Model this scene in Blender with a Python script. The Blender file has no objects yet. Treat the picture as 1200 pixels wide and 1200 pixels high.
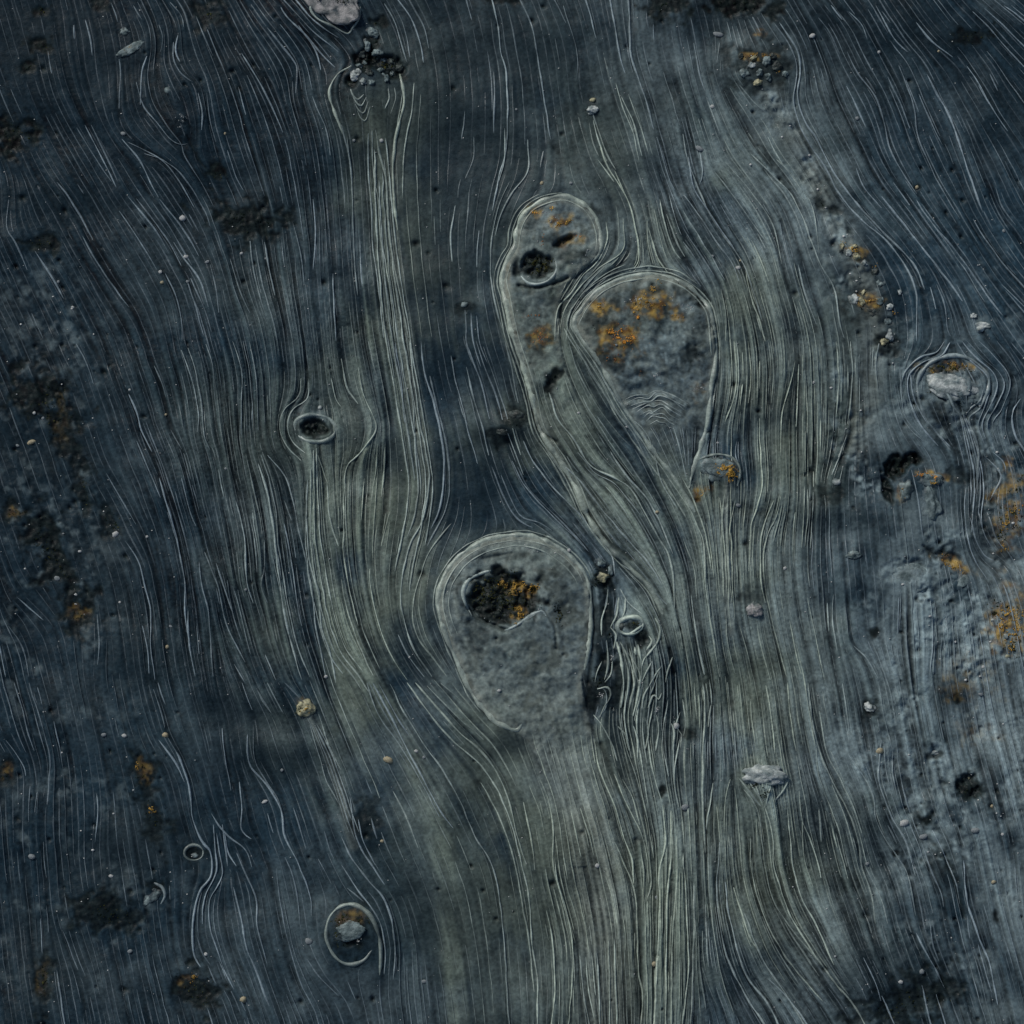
import bpy, math, random
import numpy as np
from mathutils import Vector, noise as mn

rng = np.random.default_rng(7)
random.seed(7)
S = bpy.context.scene
COL = S.collection
MM = 0.001            # one unit of the layout = 1 mm; layout origin top-left, x right, y down

# ------------------------------------------------------------------ camera, sky, sun, exposure
cam_d = bpy.data.cameras.new('camera')
cam = bpy.data.objects.new('camera', cam_d); COL.objects.link(cam)
cam.location = (0, 0, 4.0); cam.rotation_euler = (0, 0, 0)
cam_d.sensor_width = 36; cam_d.lens = 36 * 4.0 / 1.2
cam_d.clip_start = 0.05; cam_d.clip_end = 100
S.camera = cam

SUN_EL, SUN_AZ = 36.0, -38.0            # azimuth measured from +Y (top of the picture), negative = to the left
w = bpy.data.worlds.new('World'); S.world = w; w.use_nodes = True
nt = w.node_tree
sky = nt.nodes.new('ShaderNodeTexSky'); sky.sky_type = 'NISHITA'; sky.sun_disc = False
sky.sun_elevation = math.radians(SUN_EL); sky.sun_rotation = math.radians(SUN_AZ)
bg = nt.nodes['Background']; bg.inputs['Strength'].default_value = 0.05
nt.links.new(sky.outputs[0], bg.inputs['Color'])
sd = bpy.data.lights.new('sun', 'SUN'); sd.energy = 2.2; sd.angle = math.radians(18); sd.color = (1.0, 0.98, 0.93)
sun = bpy.data.objects.new('sun', sd); COL.objects.link(sun)
el, az = math.radians(SUN_EL), math.radians(SUN_AZ)
sdir = Vector((math.sin(az) * math.cos(el), math.cos(az) * math.cos(el), math.sin(el)))
sun.rotation_euler = sdir.to_track_quat('Z', 'Y').to_euler()
sun.location = sdir * 3
S.view_settings.view_transform = 'Standard'; S.view_settings.look = 'None'
S.view_settings.gamma = 1; S.view_settings.use_curve_mapping = False
S.view_settings.exposure = 0.6

# ------------------------------------------------------------------ traced flow lines (tile origin, then lines in thirds of a millimetre)
TILES = {
(0, 0): """420,210 425,260 420,400;985,20 1010,60 1080,130 1140,200 1180,240;1000,0 1100,110 1200,190;1040,0 1110,80 1200,140;940,100 1030,210 1045,260 1040,330
850,190 930,320 980,430 1000,480;1100,340 1150,470 1165,560;1050,90 1110,180 1130,260;260,90 262,140;300,70 320,140 325,210;390,10 410,60 415,90;170,180 185,260
430,490 490,560 530,640 560,700;510,540 600,580 660,640 720,740 740,800;450,500 560,560 620,620 690,740;320,440 370,540 420,650;270,450 340,560 400,650;300,440 360,560 410,660
800,530 830,620 860,680;290,830 340,920 400,1010 460,1090;580,960 620,1040 640,1140 640,1200;660,990 690,1080 720,1190;670,980 720,1090 750,1180;810,910 850,1040 880,1100
880,840 890,940 920,1060 940,1110;930,850 950,970 970,1050;610,150 610,210 640,260 680,290;630,120 620,180 640,230;690,60 720,130 750,200;560,90 575,140 560,200
520,200 500,260 495,370;480,290 510,380 560,440 600,490 640,510 680,500;700,330 715,400 710,460;730,330 740,420 760,500;200,640 260,720 330,850;120,880 180,970 230,1060
30,700 25,800 60,860 100,960;110,1100 150,1190;420,740 500,860 560,960;450,690 540,800 600,900;480,700 580,830 640,940;560,700 640,800 700,900;610,850 640,900 700,980 740,1100
740,930 760,1010 770,1100;1030,780 1060,900 1070,1000;1100,700 1110,830 1100,960;1170,960 1175,1080 1180,1200;990,840 1000,950;840,310 850,340 870,420;470,20 500,70;600,10 640,60 650,110""",
(400, 0): """530,0 550,80 560,180 580,250 585,400 580,520 560,600 530,740;630,0 670,90 690,200 710,320 725,420 735,490;440,0 460,70;535,250 540,340 535,480;435,390 420,500
465,480 465,560 430,640;575,450 575,560 550,650;655,490 655,600 600,680 560,760 540,830;590,640 550,740 530,830 525,920 530,1000 550,1100 580,1200;710,530 700,590
400,720 385,830 388,920;325,760 330,860;485,810 475,940;150,10 180,60 205,130 235,230;180,10 220,90 240,200;200,0 250,70 280,160 290,230;240,0 290,90 310,180
110,460 110,560 120,650 130,700 135,800 150,900 170,1000 180,1100 190,1200;120,450 140,560 160,650 165,780 180,900 200,1000 220,1100 240,1200;215,330 200,430 185,530 180,640 190,760
95,470 95,600 105,720 110,860 130,1000 150,1200;255,290 250,380 230,470 220,560 215,700;20,480 35,620 40,740;65,830 70,950 75,1020;0,440 30,560 40,700 45,900 60,1050
780,20 810,110 830,190 828,280;860,0 880,70 895,140;945,0 960,80 975,170 1000,270;1010,0 1015,130 1020,200 1050,290 1080,380 1100,470;965,290 990,380 1030,480 1050,580
985,340 1030,440 1060,560;1010,330 1050,440 1080,540;1095,80 1100,150;1130,250 1160,340 1190,440;1110,480 1150,620 1180,680;870,430 885,500 910,560
905,490 930,570 970,640 1010,710 1030,780 1045,870 1040,930 1000,960;960,600 1000,690 1020,730;900,560 960,640;1100,730 1120,830 1150,920 1200,960;1120,700 1140,800 1170,880 1200,920
1150,680 1180,790 1200,840;1080,800 1110,900 1150,960;1075,760 1080,860 1100,940;930,780 935,850 900,920 850,970 810,1030 760,1090 750,1200
990,770 995,860 970,900 900,950 840,1010 790,1080 770,1160 775,1200;1000,930 920,970 850,1030 800,1110 790,1200;1040,960 950,980 870,1040 830,1110 820,1160 850,1190
435,1090 440,1160 440,1200 460,1280;455,1100 465,1200 490,1290;475,1110 485,1200 520,1290;880,380 910,470;750,0 790,80""",
(800, 0): """320,80 370,150 400,220 400,290 390,350 410,430 450,510 500,580 540,660 590,730 650,790 720,850 780,930 820,1030 820,1200
340,80 400,170 415,250 405,330 430,420 480,500 530,600 600,700 680,790 760,870 820,940 850,1020;460,130 500,230 520,300;475,60 520,120 560,200;585,40 630,90 650,140
580,180 620,260 680,340 710,430 730,520 770,600 830,690;700,40 730,80;760,230 800,330 820,400 830,480 870,580 920,680 980,780;720,270 770,370 800,450;860,260 900,340 950,430 990,560 1030,680 1060,760
830,330 880,440 920,520;1000,230 1050,310 1100,400 1150,470;1080,260 1110,320;1100,660 1130,740 1180,800;1020,770 1070,850 1130,930 1200,1010;820,700 880,790 950,870 1010,950 1070,1040 1130,1120
860,760 930,860 1000,960 1060,1060;700,690 780,790 850,880 920,970 990,1070;610,590 640,660 700,730;740,640 800,720;1120,1000 1200,1080;890,1000 920,1080 930,1160 950,1200
920,1020 960,1120 980,1200;960,1000 1010,1100 1030,1180;870,1010 890,1100;200,300 250,360 300,400;300,480 340,560 400,640 450,710 470,800 480,900;330,560 390,620 440,720
240,540 320,620 380,680 420,760 450,840 480,920 530,1010 550,1120 570,1200;150,570 220,650 290,740 330,830 350,940;110,600 180,690 250,790 300,860;110,650 160,740 220,830;60,530 70,610 60,650
20,550 40,660 90,740 150,830 200,900;0,470 20,570 60,670 110,780 170,860 210,920 240,1000 280,1130;0,680 60,760 120,850 170,920 200,1000;0,740 50,820 100,900 150,990;0,800 60,890 110,970
0,850 50,920 90,990;220,940 240,1040 270,1130 290,1200;405,930 430,1030 470,1140;100,1060 110,1200;130,1000 150,1100 150,1200;340,780 360,870 380,950
1130,20 1200,70;1020,40 1090,110 1150,180 1200,230;1060,30 1130,90 1200,160;520,20 560,70;820,80 880,150 950,200;680,20 740,130 800,190;40,150 60,260 80,330;130,150 120,220;1040,300 1080,370""",
(0, 400): """660,20 690,110 710,230 720,330 740,380;640,30 670,120 695,230 697,330;725,10 750,90 755,180 765,260;855,0 875,90 885,200 890,330;880,0 900,110 905,230 910,330;820,0 850,100 850,220 850,340
990,0 1000,80;920,400 950,500 970,600 980,720 1000,850 1020,960 1050,1080 1090,1180;910,430 940,530 960,640 975,780 990,880
940,400 1000,470 1030,560 1050,660 1080,780 1100,900 1110,1000 1130,1090 1150,1200;1000,640 1020,740 1040,880 1060,1000;960,760 990,900 1020,1050 1060,1190;830,560 860,680 865,780 870,860 890,920
770,450 790,560;640,480 670,600 690,650;560,480 590,580 610,650 630,740 650,850 650,950 670,1080;590,600 620,700;700,770 710,860 730,940 740,1060 750,1190;720,740 770,870 790,980 830,1070 860,1130
800,840 810,920 830,1000 850,1070;820,860 850,980 880,1100;930,700 930,790 920,860 940,920;540,80 570,150 585,210;450,180 480,250 500,320 540,400;480,350 530,470 570,560;370,460 430,560 480,650
440,700 490,780 510,870 530,960 530,1060 545,1190;500,1000 520,1080 525,1180;30,1000 80,1080 100,1180;0,1080 20,1180;60,900 150,980;270,10 310,90 330,150;1165,130 1180,200 1200,230
1080,560 1080,660 1090,780 1120,880 1130,1000 1160,1090 1180,1200;1150,500 1160,620 1190,720;340,960 350,1060 340,1150;690,1000 700,1100;660,940 665,1060 690,1190;600,310 640,380;940,190 945,280
1000,560 1030,640;930,1100 970,1190;820,1130 860,1200;1085,130 1080,200 1030,240 1012,300 1030,355 1080,400;1060,130 1050,190 1000,240 985,310 1010,370 1060,420;1120,400 1140,470 1150,500
760,780 800,900 820,960;880,620 900,720 905,830""",
(400, 400): """60,90 80,190 115,270 120,320 60,400 20,440 10,520 10,640 10,760 30,880 60,1000;0,60 20,160 60,220;95,0 110,70 130,140
240,0 250,100 265,200 275,290 295,370 310,480 300,570 280,640 245,710 220,800 210,900 225,1000 260,1090 320,1180;280,0 290,100 320,200 345,300 360,400 360,500 345,590 310,670
310,120 340,240 370,360 380,460 375,560 345,640 300,720;385,640 310,740 270,850 250,950 270,1040 320,1110 380,1190;385,50 400,130 430,240 450,330 480,430;440,90 460,180 490,280 510,360 520,400
440,0 460,60 490,140 510,220 525,290;475,0 500,80 540,180 570,290;500,20 540,130 590,290;575,0 600,100 625,230;530,440 560,520 600,600 640,640 690,660;560,470 600,560 640,620 700,640 760,680
600,420 640,500 700,570 770,640 850,720;620,440 660,520 730,590 800,660 870,740;640,350 680,430 750,520 830,600 900,690 950,750 960,820;580,310 610,390 640,470;600,300 630,400
220,0 240,120 255,250 260,380 270,500 260,600 230,700;190,0 210,150 225,300;130,360 120,460 105,560;155,350 150,450 140,560;80,480 70,640;170,600 140,720;100,800 110,900 140,1020 190,1130 240,1200
0,830 20,940 60,1060 120,1190;0,900 30,1010 90,1140;200,1030 240,1110 300,1190;800,0 830,100 880,200 960,310 1020,370;820,0 860,80 900,150 960,240 1030,330 1080,430 1110,490
860,0 920,130 980,220 1050,310 1110,400;730,180 760,270 820,350 880,440 960,480 1020,520 1060,590 1110,680 1150,750 1170,850 1170,950;830,390 890,460 960,500 1010,560 1050,610
760,420 830,480 900,570 1000,690 1080,780 1130,860;940,380 1010,480 1080,560 1130,660 1170,760;1000,260 1070,320 1100,400 1130,500 1190,600;980,870 1010,920 1060,960;960,770 1040,820 1100,880 1150,930
940,870 920,980;970,900 960,970;930,1050 940,1120 935,1170;640,60 660,180 700,310 770,420 830,530 870,620 940,720 1020,800 1090,870 1130,960;410,200 450,310""",
(800, 400): """190,350 185,400 200,440;270,260 275,400 280,500 260,590 240,650 235,760 230,820;345,540 330,620 300,680 285,760 290,860 310,960 340,1080 370,1190;320,560 290,640 275,720 275,830 290,920
440,520 440,610 430,720;460,530 455,640 450,740;500,540 505,620;130,550 140,640 150,760 155,900;185,560 165,660 160,780 175,930;0,480 40,560 80,680 100,800;0,540 50,640 75,720 80,850 100,1000 130,1180
0,690 40,800 50,920;30,890 50,1040 80,1180;120,0 130,100 110,200 100,280;180,0 190,100 180,200 140,300;230,0 240,110 230,230;310,0 320,120 310,230;395,70 380,150 350,260 345,420;410,80 405,200 400,300
430,100 440,230 440,350;480,0 490,120 490,260;540,0 550,120 540,280;590,0 600,110 590,230 580,290;580,330 550,410 520,480;620,40 620,110;690,0 680,90 690,190;670,20 665,130;760,80 770,200 790,280 850,350
800,100 810,190 850,270 920,350 950,380;740,130 760,230 800,310 870,370;980,220 1000,290 1040,370 1040,480 1020,580
960,0 1000,60 1060,110 1080,160 1060,230 1040,290 1060,360;1000,0 1050,60 1110,110 1130,160 1100,230 1070,290 1090,350;1040,0 1090,50 1140,110 1150,160 1120,240 1090,290 1110,360
980,0 1030,60 1090,110 1105,160 1080,230 1055,290 1070,360;940,0 910,50 850,70 800,110 790,160 810,240 850,310 900,370;920,0 890,40 830,60 780,110 772,170 790,240
1100,0 1150,60 1190,120;1150,0 1200,60;1190,200 1160,260 1170,330 1200,380;1060,400 1100,440 1120,480 1080,560;1090,390 1130,430 1140,480;1010,620 1030,700 1070,760 1110,770;1040,600 1060,680 1100,740;1070,600 1100,690 1130,730
260,980 280,1080 310,1190;375,980 400,1100 420,1180;440,900 460,1000 480,1100 500,1190;530,890 530,1000 545,1100;510,920 515,1020;600,1070 650,1120 690,1190;570,920 580,1040;760,900 755,1040;870,900 880,1040 870,1190
200,1000 230,1100 250,1190;150,930 160,1060 190,1190;270,70 270,180;210,150 200,240""",
(0, 800): """50,0 80,100 100,180 120,240;100,0 130,90 155,180 175,260 170,360 165,430;130,10 150,80;190,130 210,230 220,300;20,200 80,290 90,340;105,360 100,490;130,380 120,470;340,390 345,450 335,560
150,560 160,700;140,830 150,970;200,1010 215,1100 230,1190;220,870 250,950 280,1020;540,20 570,110 580,160;555,0 585,90
590,190 630,260 660,350 670,420 680,490 710,560 740,600 740,680 700,740 680,820 680,950 710,1010;560,200 620,280 650,350;740,460 800,540 860,590 890,660;760,530 770,600 780,680 740,760 735,850 760,930 790,1020 830,1090
790,530 800,600 830,650;830,600 860,670 900,760 905,850 940,990;820,720 850,840 870,940 900,1010 950,1150;870,180 870,260 890,310 950,380 990,460 1000,540 1050,640 1090,750 1095,820
890,150 895,270 930,340 980,420 1000,500;780,160 790,260 810,380;850,0 890,110;900,20 960,120;940,0 1000,120;1000,0 1060,60;1030,440 1060,530 1080,600;1140,520 1160,590 1180,630;1000,610 1030,680 1050,800 1060,880
970,650 990,800 1020,930 1060,1060 1110,1160 1120,1200;1080,970 1130,1040 1200,1110;1120,620 1170,720;840,350 850,440 850,520 890,560;940,460 960,530;1090,150 1130,290 1150,350 1200,440;1120,110 1160,230 1200,310
770,980 800,1060;690,890 710,950 740,1000;750,500 755,590 760,670 720,750 710,850;780,500 790,570 800,660""",
(400, 800): """90,0 130,110 200,210 260,310 310,400 350,480;130,0 190,110 240,190;110,0 170,110 230,230 290,340 350,450 400,520;170,0 230,120 300,230 360,310 420,420 470,540 520,620 550,720 570,880 580,1040 590,1190
180,380 230,470 270,580;230,0 290,80 360,170 420,230 490,290 550,380 600,500 630,620 660,760 670,900 690,1050 690,1190;260,0 340,90 420,180 490,240 550,320 590,420 620,540 650,640;300,10 400,110 500,200;350,0 440,80
490,350 540,440 590,560 620,680 640,800 660,900 680,1100;700,340 730,420 745,520 745,640 770,740 800,840 825,920;660,360 700,460 720,560;780,640 800,740 830,840 840,920;750,620 760,700 790,800 810,900 815,1000 800,1190
720,800 745,920 750,1080 740,1190;640,420 670,560 680,660;840,440 870,530 890,620;930,680 960,780 970,850;960,560 1000,650 1030,730 1040,830 1045,1000 1060,1100 1055,1190
890,200 910,310 960,430 990,530 1020,620 1030,720;850,790 870,900;840,960 850,1080 870,1190;860,960 870,1080 890,1180;815,930 820,1050;900,950 910,1190;940,900 945,1190;960,900 970,1190;880,950 895,1100
960,320 1000,420 1050,520 1075,620 1080,720;990,340 1030,420 1050,500;990,0 980,120 1000,220 1040,340 1060,420;1030,0 1010,120 1030,240 1050,360 1080,500 1100,620;1060,0 1040,150 1060,300 1080,430
1100,60 1080,200 1100,330 1130,430;1130,430 1140,560 1120,660 1120,800 1100,1190;1160,450 1160,600 1145,800 1140,1190;1180,520 1180,700 1165,900 1160,1190;1080,560 1090,700 1075,760;1150,60 1130,200 1150,330;1190,200 1170,330 1190,450
900,20 930,30 930,90 900,130;0,540 40,620 100,700 150,760 180,850 190,950 180,1060;0,640 60,730 100,780 140,850 155,950 150,1040;30,400 60,560 120,660 160,720;60,480 80,560 120,640;105,475 130,560;230,1000 235,1100 245,1190;20,720 80,770""",
(800, 800): """0,60 10,140 0,200;40,0 50,130;70,0 80,100 70,250 70,400 80,600;100,80 90,170;110,330 95,430 80,520;160,0 170,110 180,220;200,0 210,100 220,200;240,60 250,180 260,250;295,10 310,110 325,250;370,0 380,120 400,240
440,0 450,100 470,200 500,290 540,370 590,470 620,560 635,650 665,740 680,860;480,100 510,250 560,350 600,440 630,530;470,230 480,330 520,440 550,520 580,650;520,240 570,350
580,250 630,320 670,400 680,480 720,560 770,630 800,700 820,820;640,280 670,360;560,0 580,110 590,210;700,200 690,330 710,410 740,480 790,570 820,680;740,240 740,320 760,420;690,0 710,120 740,240;880,0 900,100 920,200
210,370 250,420 270,470 280,560 290,640 310,740 350,820 410,900 480,980 540,1060 600,1130 640,1200;285,430 305,490 320,570 320,640 350,740 380,820 440,920 510,1020 560,1090;330,430 340,520
370,440 380,560 390,650 420,760 470,850 530,990;410,380 420,480 450,550 480,640 490,700;420,480 430,620 460,720;240,540 240,640 260,740 300,850 360,960 430,1050 500,1130;260,480 265,600
150,700 160,800 190,930 230,1040 300,1130 330,1190;130,560 120,740 140,900 180,1020 240,1130 280,1190;180,720 210,820 240,900 280,960;220,810 250,900 290,990 360,1090 420,1190;170,330 150,420 145,540;120,430 130,560
70,1000 100,1090 130,1150;0,600 15,800 20,1000 0,1190;40,700 40,900 30,1190;80,780 90,1000;300,1040 370,1110 430,1190;480,440 490,560;640,640 700,760 720,850;600,720 650,830 670,900;630,960 680,1060 700,1130
820,880 860,960 890,1010 930,1090;870,830 880,920 900,980;840,560 870,650 910,740 920,800;880,520 920,600 960,700 980,800;990,620 1000,760 1040,890 1080,990 1110,1150;840,1060 860,1150 870,1190;890,1090 920,1190
1040,920 1090,1100;1000,820 1010,900;700,1100 740,1190;1170,640 1180,780;1060,780 1090,900""",
}
def crom(P, step=4.0, closed=False):
    """Catmull-Rom through P, resampled every `step`."""
    P = np.asarray(P, float)
    if closed: Q = np.vstack([P[-1], P, P[0], P[1]])
    else: Q = np.vstack([2*P[0]-P[1], P, 2*P[-1]-P[-2]])
    out = []
    for i in range(1, len(Q)-2):
        p0, p1, p2, p3 = Q[i-1:i+3]
        t = np.linspace(0, 1, 12, endpoint=False)[:, None]
        out.append(0.5*((2*p1)+(-p0+p2)*t+(2*p0-5*p1+4*p2-p3)*t*t+(-p0+3*p1-3*p2+p3)*t**3))
    out = np.vstack(out + [Q[-2][None] if not closed else out[0][:1]])
    L = np.r_[0, np.cumsum(np.hypot(*np.diff(out, axis=0).T))]
    n = max(3, int(L[-1]/step)+1)
    s = np.linspace(0, L[-1], n)
    return np.c_[np.interp(s, L, out[:, 0]), np.interp(s, L, out[:, 1])]
def pts(s): return np.array([[float(v) for v in p.split(',')] for p in s.split()])
TRACED = []
for (ox, oy), txt in TILES.items():
    for ln in txt.replace('\n', ';').split(';'):
        if ln.strip():
            p = pts(ln.strip())/3.0 + (ox, oy)
            # lines that reach the frame's edge run on beyond it
            for e, n in ((0, 1), (-1, -2)):
                if p[e][1] < 3 or p[e][1] > 1194 or p[e][0] < 2 or p[e][0] > 1197:
                    d = p[e]-p[n]; d = d/np.hypot(*d)
                    q = p[e] + d*random.uniform(40, 90)
                    p = np.vstack([q, p]) if e == 0 else np.vstack([p, q])
            TRACED.append(crom(p))

for path, offs, t0 in (("443,150 446,200 449,260 455,330 464,400 474,460 484,520 490,570 484,620 474,670 468,720", (-17, -9, -3, 4, 11), .45), ("366,525 365,580 366,640 375,700 392,760 420,800 450,850", (-12, -5, 1, 8), .4),
                       ("362,838 378,870 395,915 412,965 425,1000", (-5, -1.5, 2, 5.5), .5), ("853,565 851,620 853,700 857,750", (-6, -1, 5), .6), ("1128,486 1138,520 1146,560 1143,605 1140,640", (-7, -3.5, 0, 3.5, 7), .4), ("696,140 704,165 714,190 730,215", (-2, 2), .5)):
    p = crom(pts(path), 12); d = np.gradient(p, axis=0); d /= np.hypot(d[:, 0], d[:, 1])[:, None]; s_ = np.linspace(0, 1, len(p))
    for o_ in offs:
        a_, b_ = int(len(p)*random.uniform(0, .12)), int(len(p)*random.uniform(.7, 1))
        wid = t0+(1-t0)*np.clip(s_/.4, 0, 1)
        q = p+np.c_[-d[:, 1], d[:, 0]]*(o_*wid)[:, None]+np.random.default_rng(int(o_*10+500)).normal(0, .18, (len(p), 1))
        TRACED.append(crom(q[a_:b_]))
# outlines of the three big mounds and of the smaller bosses
RIM1 = pts("612,848 605,856 590,850 573,838 553,812 537,778 524,748 514.7,718 514,697 520,677 535,655 555,640 579,631 610,627 636,632 661,646 680,664 689,682 692.5,712 691,748 685,785")
POLY1 = np.vstack([RIM1[1:], pts("682,800 690,843 697,867 703,903 718,943 731,980 738,1010 715,1020 690,1016 662,1012 650,975 642,925 628,885")])
RIM2 = pts("777,720 763,690 740,667 713,640 690,607 677,577 657,540 633,503 622,458 610,421 601,393 594,360 588,328 594,307 603,290 606,269 617,248 636,236 659,230.5 683,239 697,255 704,276 702,297 692,309")
POLY2 = np.vstack([RIM2, pts("676,322 660,342 655,380 660,420 676,462 702,512 738,558 764,610 782,665 788,710")])
RIM3 = pts("815,600 790,560 765,527 743,495 729,474 713,444 697,418 684,400 673,379 683,360 701,341 729,327 762,321.5 790,327 813,341 830,360 835.5,383 839,418 834,453 830,492 822,522 813,548 808,572")
POLY3 = np.vstack([RIM3, pts("811,590")])
RIM4 = pts("403,160 395,138 387.5,117 387.5,103 397,87 412,78")
RIM5 = pts("468,85 473,107 473,122 468,145 463,167 461,200 462,235 466,270")
RIM10 = pts("1115,528 1098,507 1084,488 1076,465 1075,447 1086,428 1104,419 1122,417 1142,424 1156,438 1158,455 1148,478 1136,492 1146,522 1147,560")
RIM7 = pts("445,1143 446,1112 442,1088 432,1070 415,1060 398,1063 386,1076 382,1096 388,1114 399,1126 413,1130 427,1125 436,1113")
RIMS = [RIM1, RIM2, RIM3, RIM4, RIM5, RIM10, RIM7]
GUIDES = TRACED + [crom(r) for r in RIMS]

# ------------------------------------------------------------------ flow direction field
X0, X1 = -150.0, 1350.0
GS = 5.0; GN = int((X1-X0)/GS)+1
T = np.zeros((2, GN, GN)); Wt = np.zeros((GN, GN))
for g in GUIDES:
    d = np.gradient(g, axis=0); d /= np.hypot(d[:, 0], d[:, 1])[:, None]+1e-9
    d *= np.where(d[:, 1] < 0, -1, 1)[:, None]
    ix = np.clip(((g[:, 0]-X0)/GS+.5).astype(int), 0, GN-1); iy = np.clip(((g[:, 1]-X0)/GS+.5).astype(int), 0, GN-1)
    np.add.at(T[0], (iy, ix), d[:, 0]); np.add.at(T[1], (iy, ix), d[:, 1]); np.add.at(Wt, (iy, ix), 1)
def gblur(a, s):
    n0, n1 = a.shape; p = int(3*s)+2
    def good(n):
        while True:
            m = n
            for q in (2, 3, 5):
                while m % q == 0: m //= q
            if m == 1: return n
            n += 1
    e0, e1 = good(n0+2*p)-n0-2*p, good(n1+2*p)-n1-2*p
    b = np.pad(a, ((p, p+e0), (p, p+e1)), mode='edge')
    fy = np.fft.fftfreq(b.shape[0])[:, None]; fx = np.fft.rfftfreq(b.shape[1])[None]
    r = np.fft.irfft2(np.fft.rfft2(b)*np.exp(-2*(math.pi*s)**2*(fx*fx+fy*fy)), s=b.shape)
    return r[p:p+n0, p:p+n1]
V = np.zeros_like(T)
for s, c in ((6/GS, 1.0), (14/GS, 1.0), (35/GS, .6), (110/GS, .5)):
    wv = gblur(Wt, s)*1.0
    for k in range(2): V[k] += c*gblur(T[k], s)
V[1] += 1e-4
V /= np.hypot(V[0], V[1])+1e-12

def bil(A, x, y, x0=X0, s=GS):
    fx = np.clip((np.asarray(x)-x0)/s, 0, A.shape[1]-1.001); fy = np.clip((np.asarray(y)-x0)/s, 0, A.shape[0]-1.001)
    i = fx.astype(int); j = fy.astype(int); u = fx-i; v = fy-j
    return (A[j, i]*(1-u)+A[j, i+1]*u)*(1-v)+(A[j+1, i]*(1-u)+A[j+1, i+1]*u)*v

# ------------------------------------------------------------------ sample grid of the surface (fine in view, coarse outside)
fine = np.arange(-18, 1218.1, 1.24)
axis = np.r_[np.linspace(X0, -18, 26)[:-1], fine, np.linspace(fine[-1], X1, 26)[1:]]
N = len(axis)
# everything is worked out on a regular raster and then sampled onto the axis
RS = 1.24; RN = int((X1-X0)/RS)+1
rx = X0+np.arange(RN)*RS
RX, RY = np.meshgrid(rx, rx)

def fbm(scale, oct=4, seed=0, gain=.5):
    r = np.random.default_rng(seed); out = 0; a = 1.0
    for o in range(oct):
        s = scale/RS/2**o
        if s < .6: break
        n = gblur(r.standard_normal((RN, RN)), s/2.5) if s < 40 else None
        if n is None:
            k = int(s//12); m = r.standard_normal((RN//k+3, RN//k+3)); m = gblur(m, s/2.5/k)
            jj = np.arange(RN)/k; j0 = jj.astype(int); f = jj-j0; f = f*f*(3-2*f)
            q = m[j0]*(1-f)[:, None]+m[j0+1]*f[:, None]
            n = q[:, j0]*(1-f)[None]+q[:, j0+1]*f[None]
        out = out+a*n/n.std(); a *= gain
    return out/np.std(out)
def blob(cx, cy, ax, ay, ang=0, p=1.0):
    a = math.radians(ang); dx, dy = RX-cx, RY-cy
    u = (dx*math.cos(a)+dy*math.sin(a))/ax; v = (-dx*math.sin(a)+dy*math.cos(a))/ay
    return np.exp(-(u*u+v*v)**p)
def win(cx, cy, R):
    i0, i1 = max(0, int((cx-R-X0)/RS)), min(RN, int((cx+R-X0)/RS)+2); j0, j1 = max(0, int((cy-R-X0)/RS)), min(RN, int((cy+R-X0)/RS)+2)
    return np.s_[j0:j1, i0:i1]
def wblob(cx, cy, ax, ay, ang=0, p=1.0):
    sl = win(cx, cy, 3.1*max(ax, ay)); a = math.radians(ang); dx, dy = RX[sl]-cx, RY[sl]-cy
    u = (dx*math.cos(a)+dy*math.sin(a))/ax; v = (-dx*math.sin(a)+dy*math.cos(a))/ay
    return sl, np.exp(-(u*u+v*v)**p)
def sstep(a, b, x): t = np.clip((x-a)/(b-a), 0, 1); return t*t*(3-2*t)

# line integral convolution: fine striation that runs with the flow
VX = bil(V[0], RX, RY); VY = bil(V[1], RX, RY)
nz = np.random.default_rng(3).standard_normal((RN, RN)).astype(np.float32)
vx = (VX/np.hypot(VX, VY)).astype(np.float32); vy = (VY/np.hypot(VX, VY)).astype(np.float32)
def lic(src, steps, h=1.4):
    acc = src.copy()
    for sg in (1, -1):
        px = np.tile(np.arange(RN, dtype=np.float32), (RN, 1)); py = px.T.copy()
        for k in range(steps):
            i = np.clip(px+.5, 0, RN-1).astype(np.int32); j = np.clip(py+.5, 0, RN-1).astype(np.int32)
            f = j*RN+i
            px += sg*h*vx.ravel()[f]; py += sg*h*vy.ravel()[f]
            i = np.clip(px+.5, 0, RN-1).astype(np.int32); j = np.clip(py+.5, 0, RN-1).astype(np.int32)
            acc += src.ravel()[j*RN+i]
    return acc/acc.std()
LIC = lic(nz, 44)
LICW = gblur(lic(gblur(nz, 1.25), 50), .5); LICW /= LICW.std()

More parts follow.
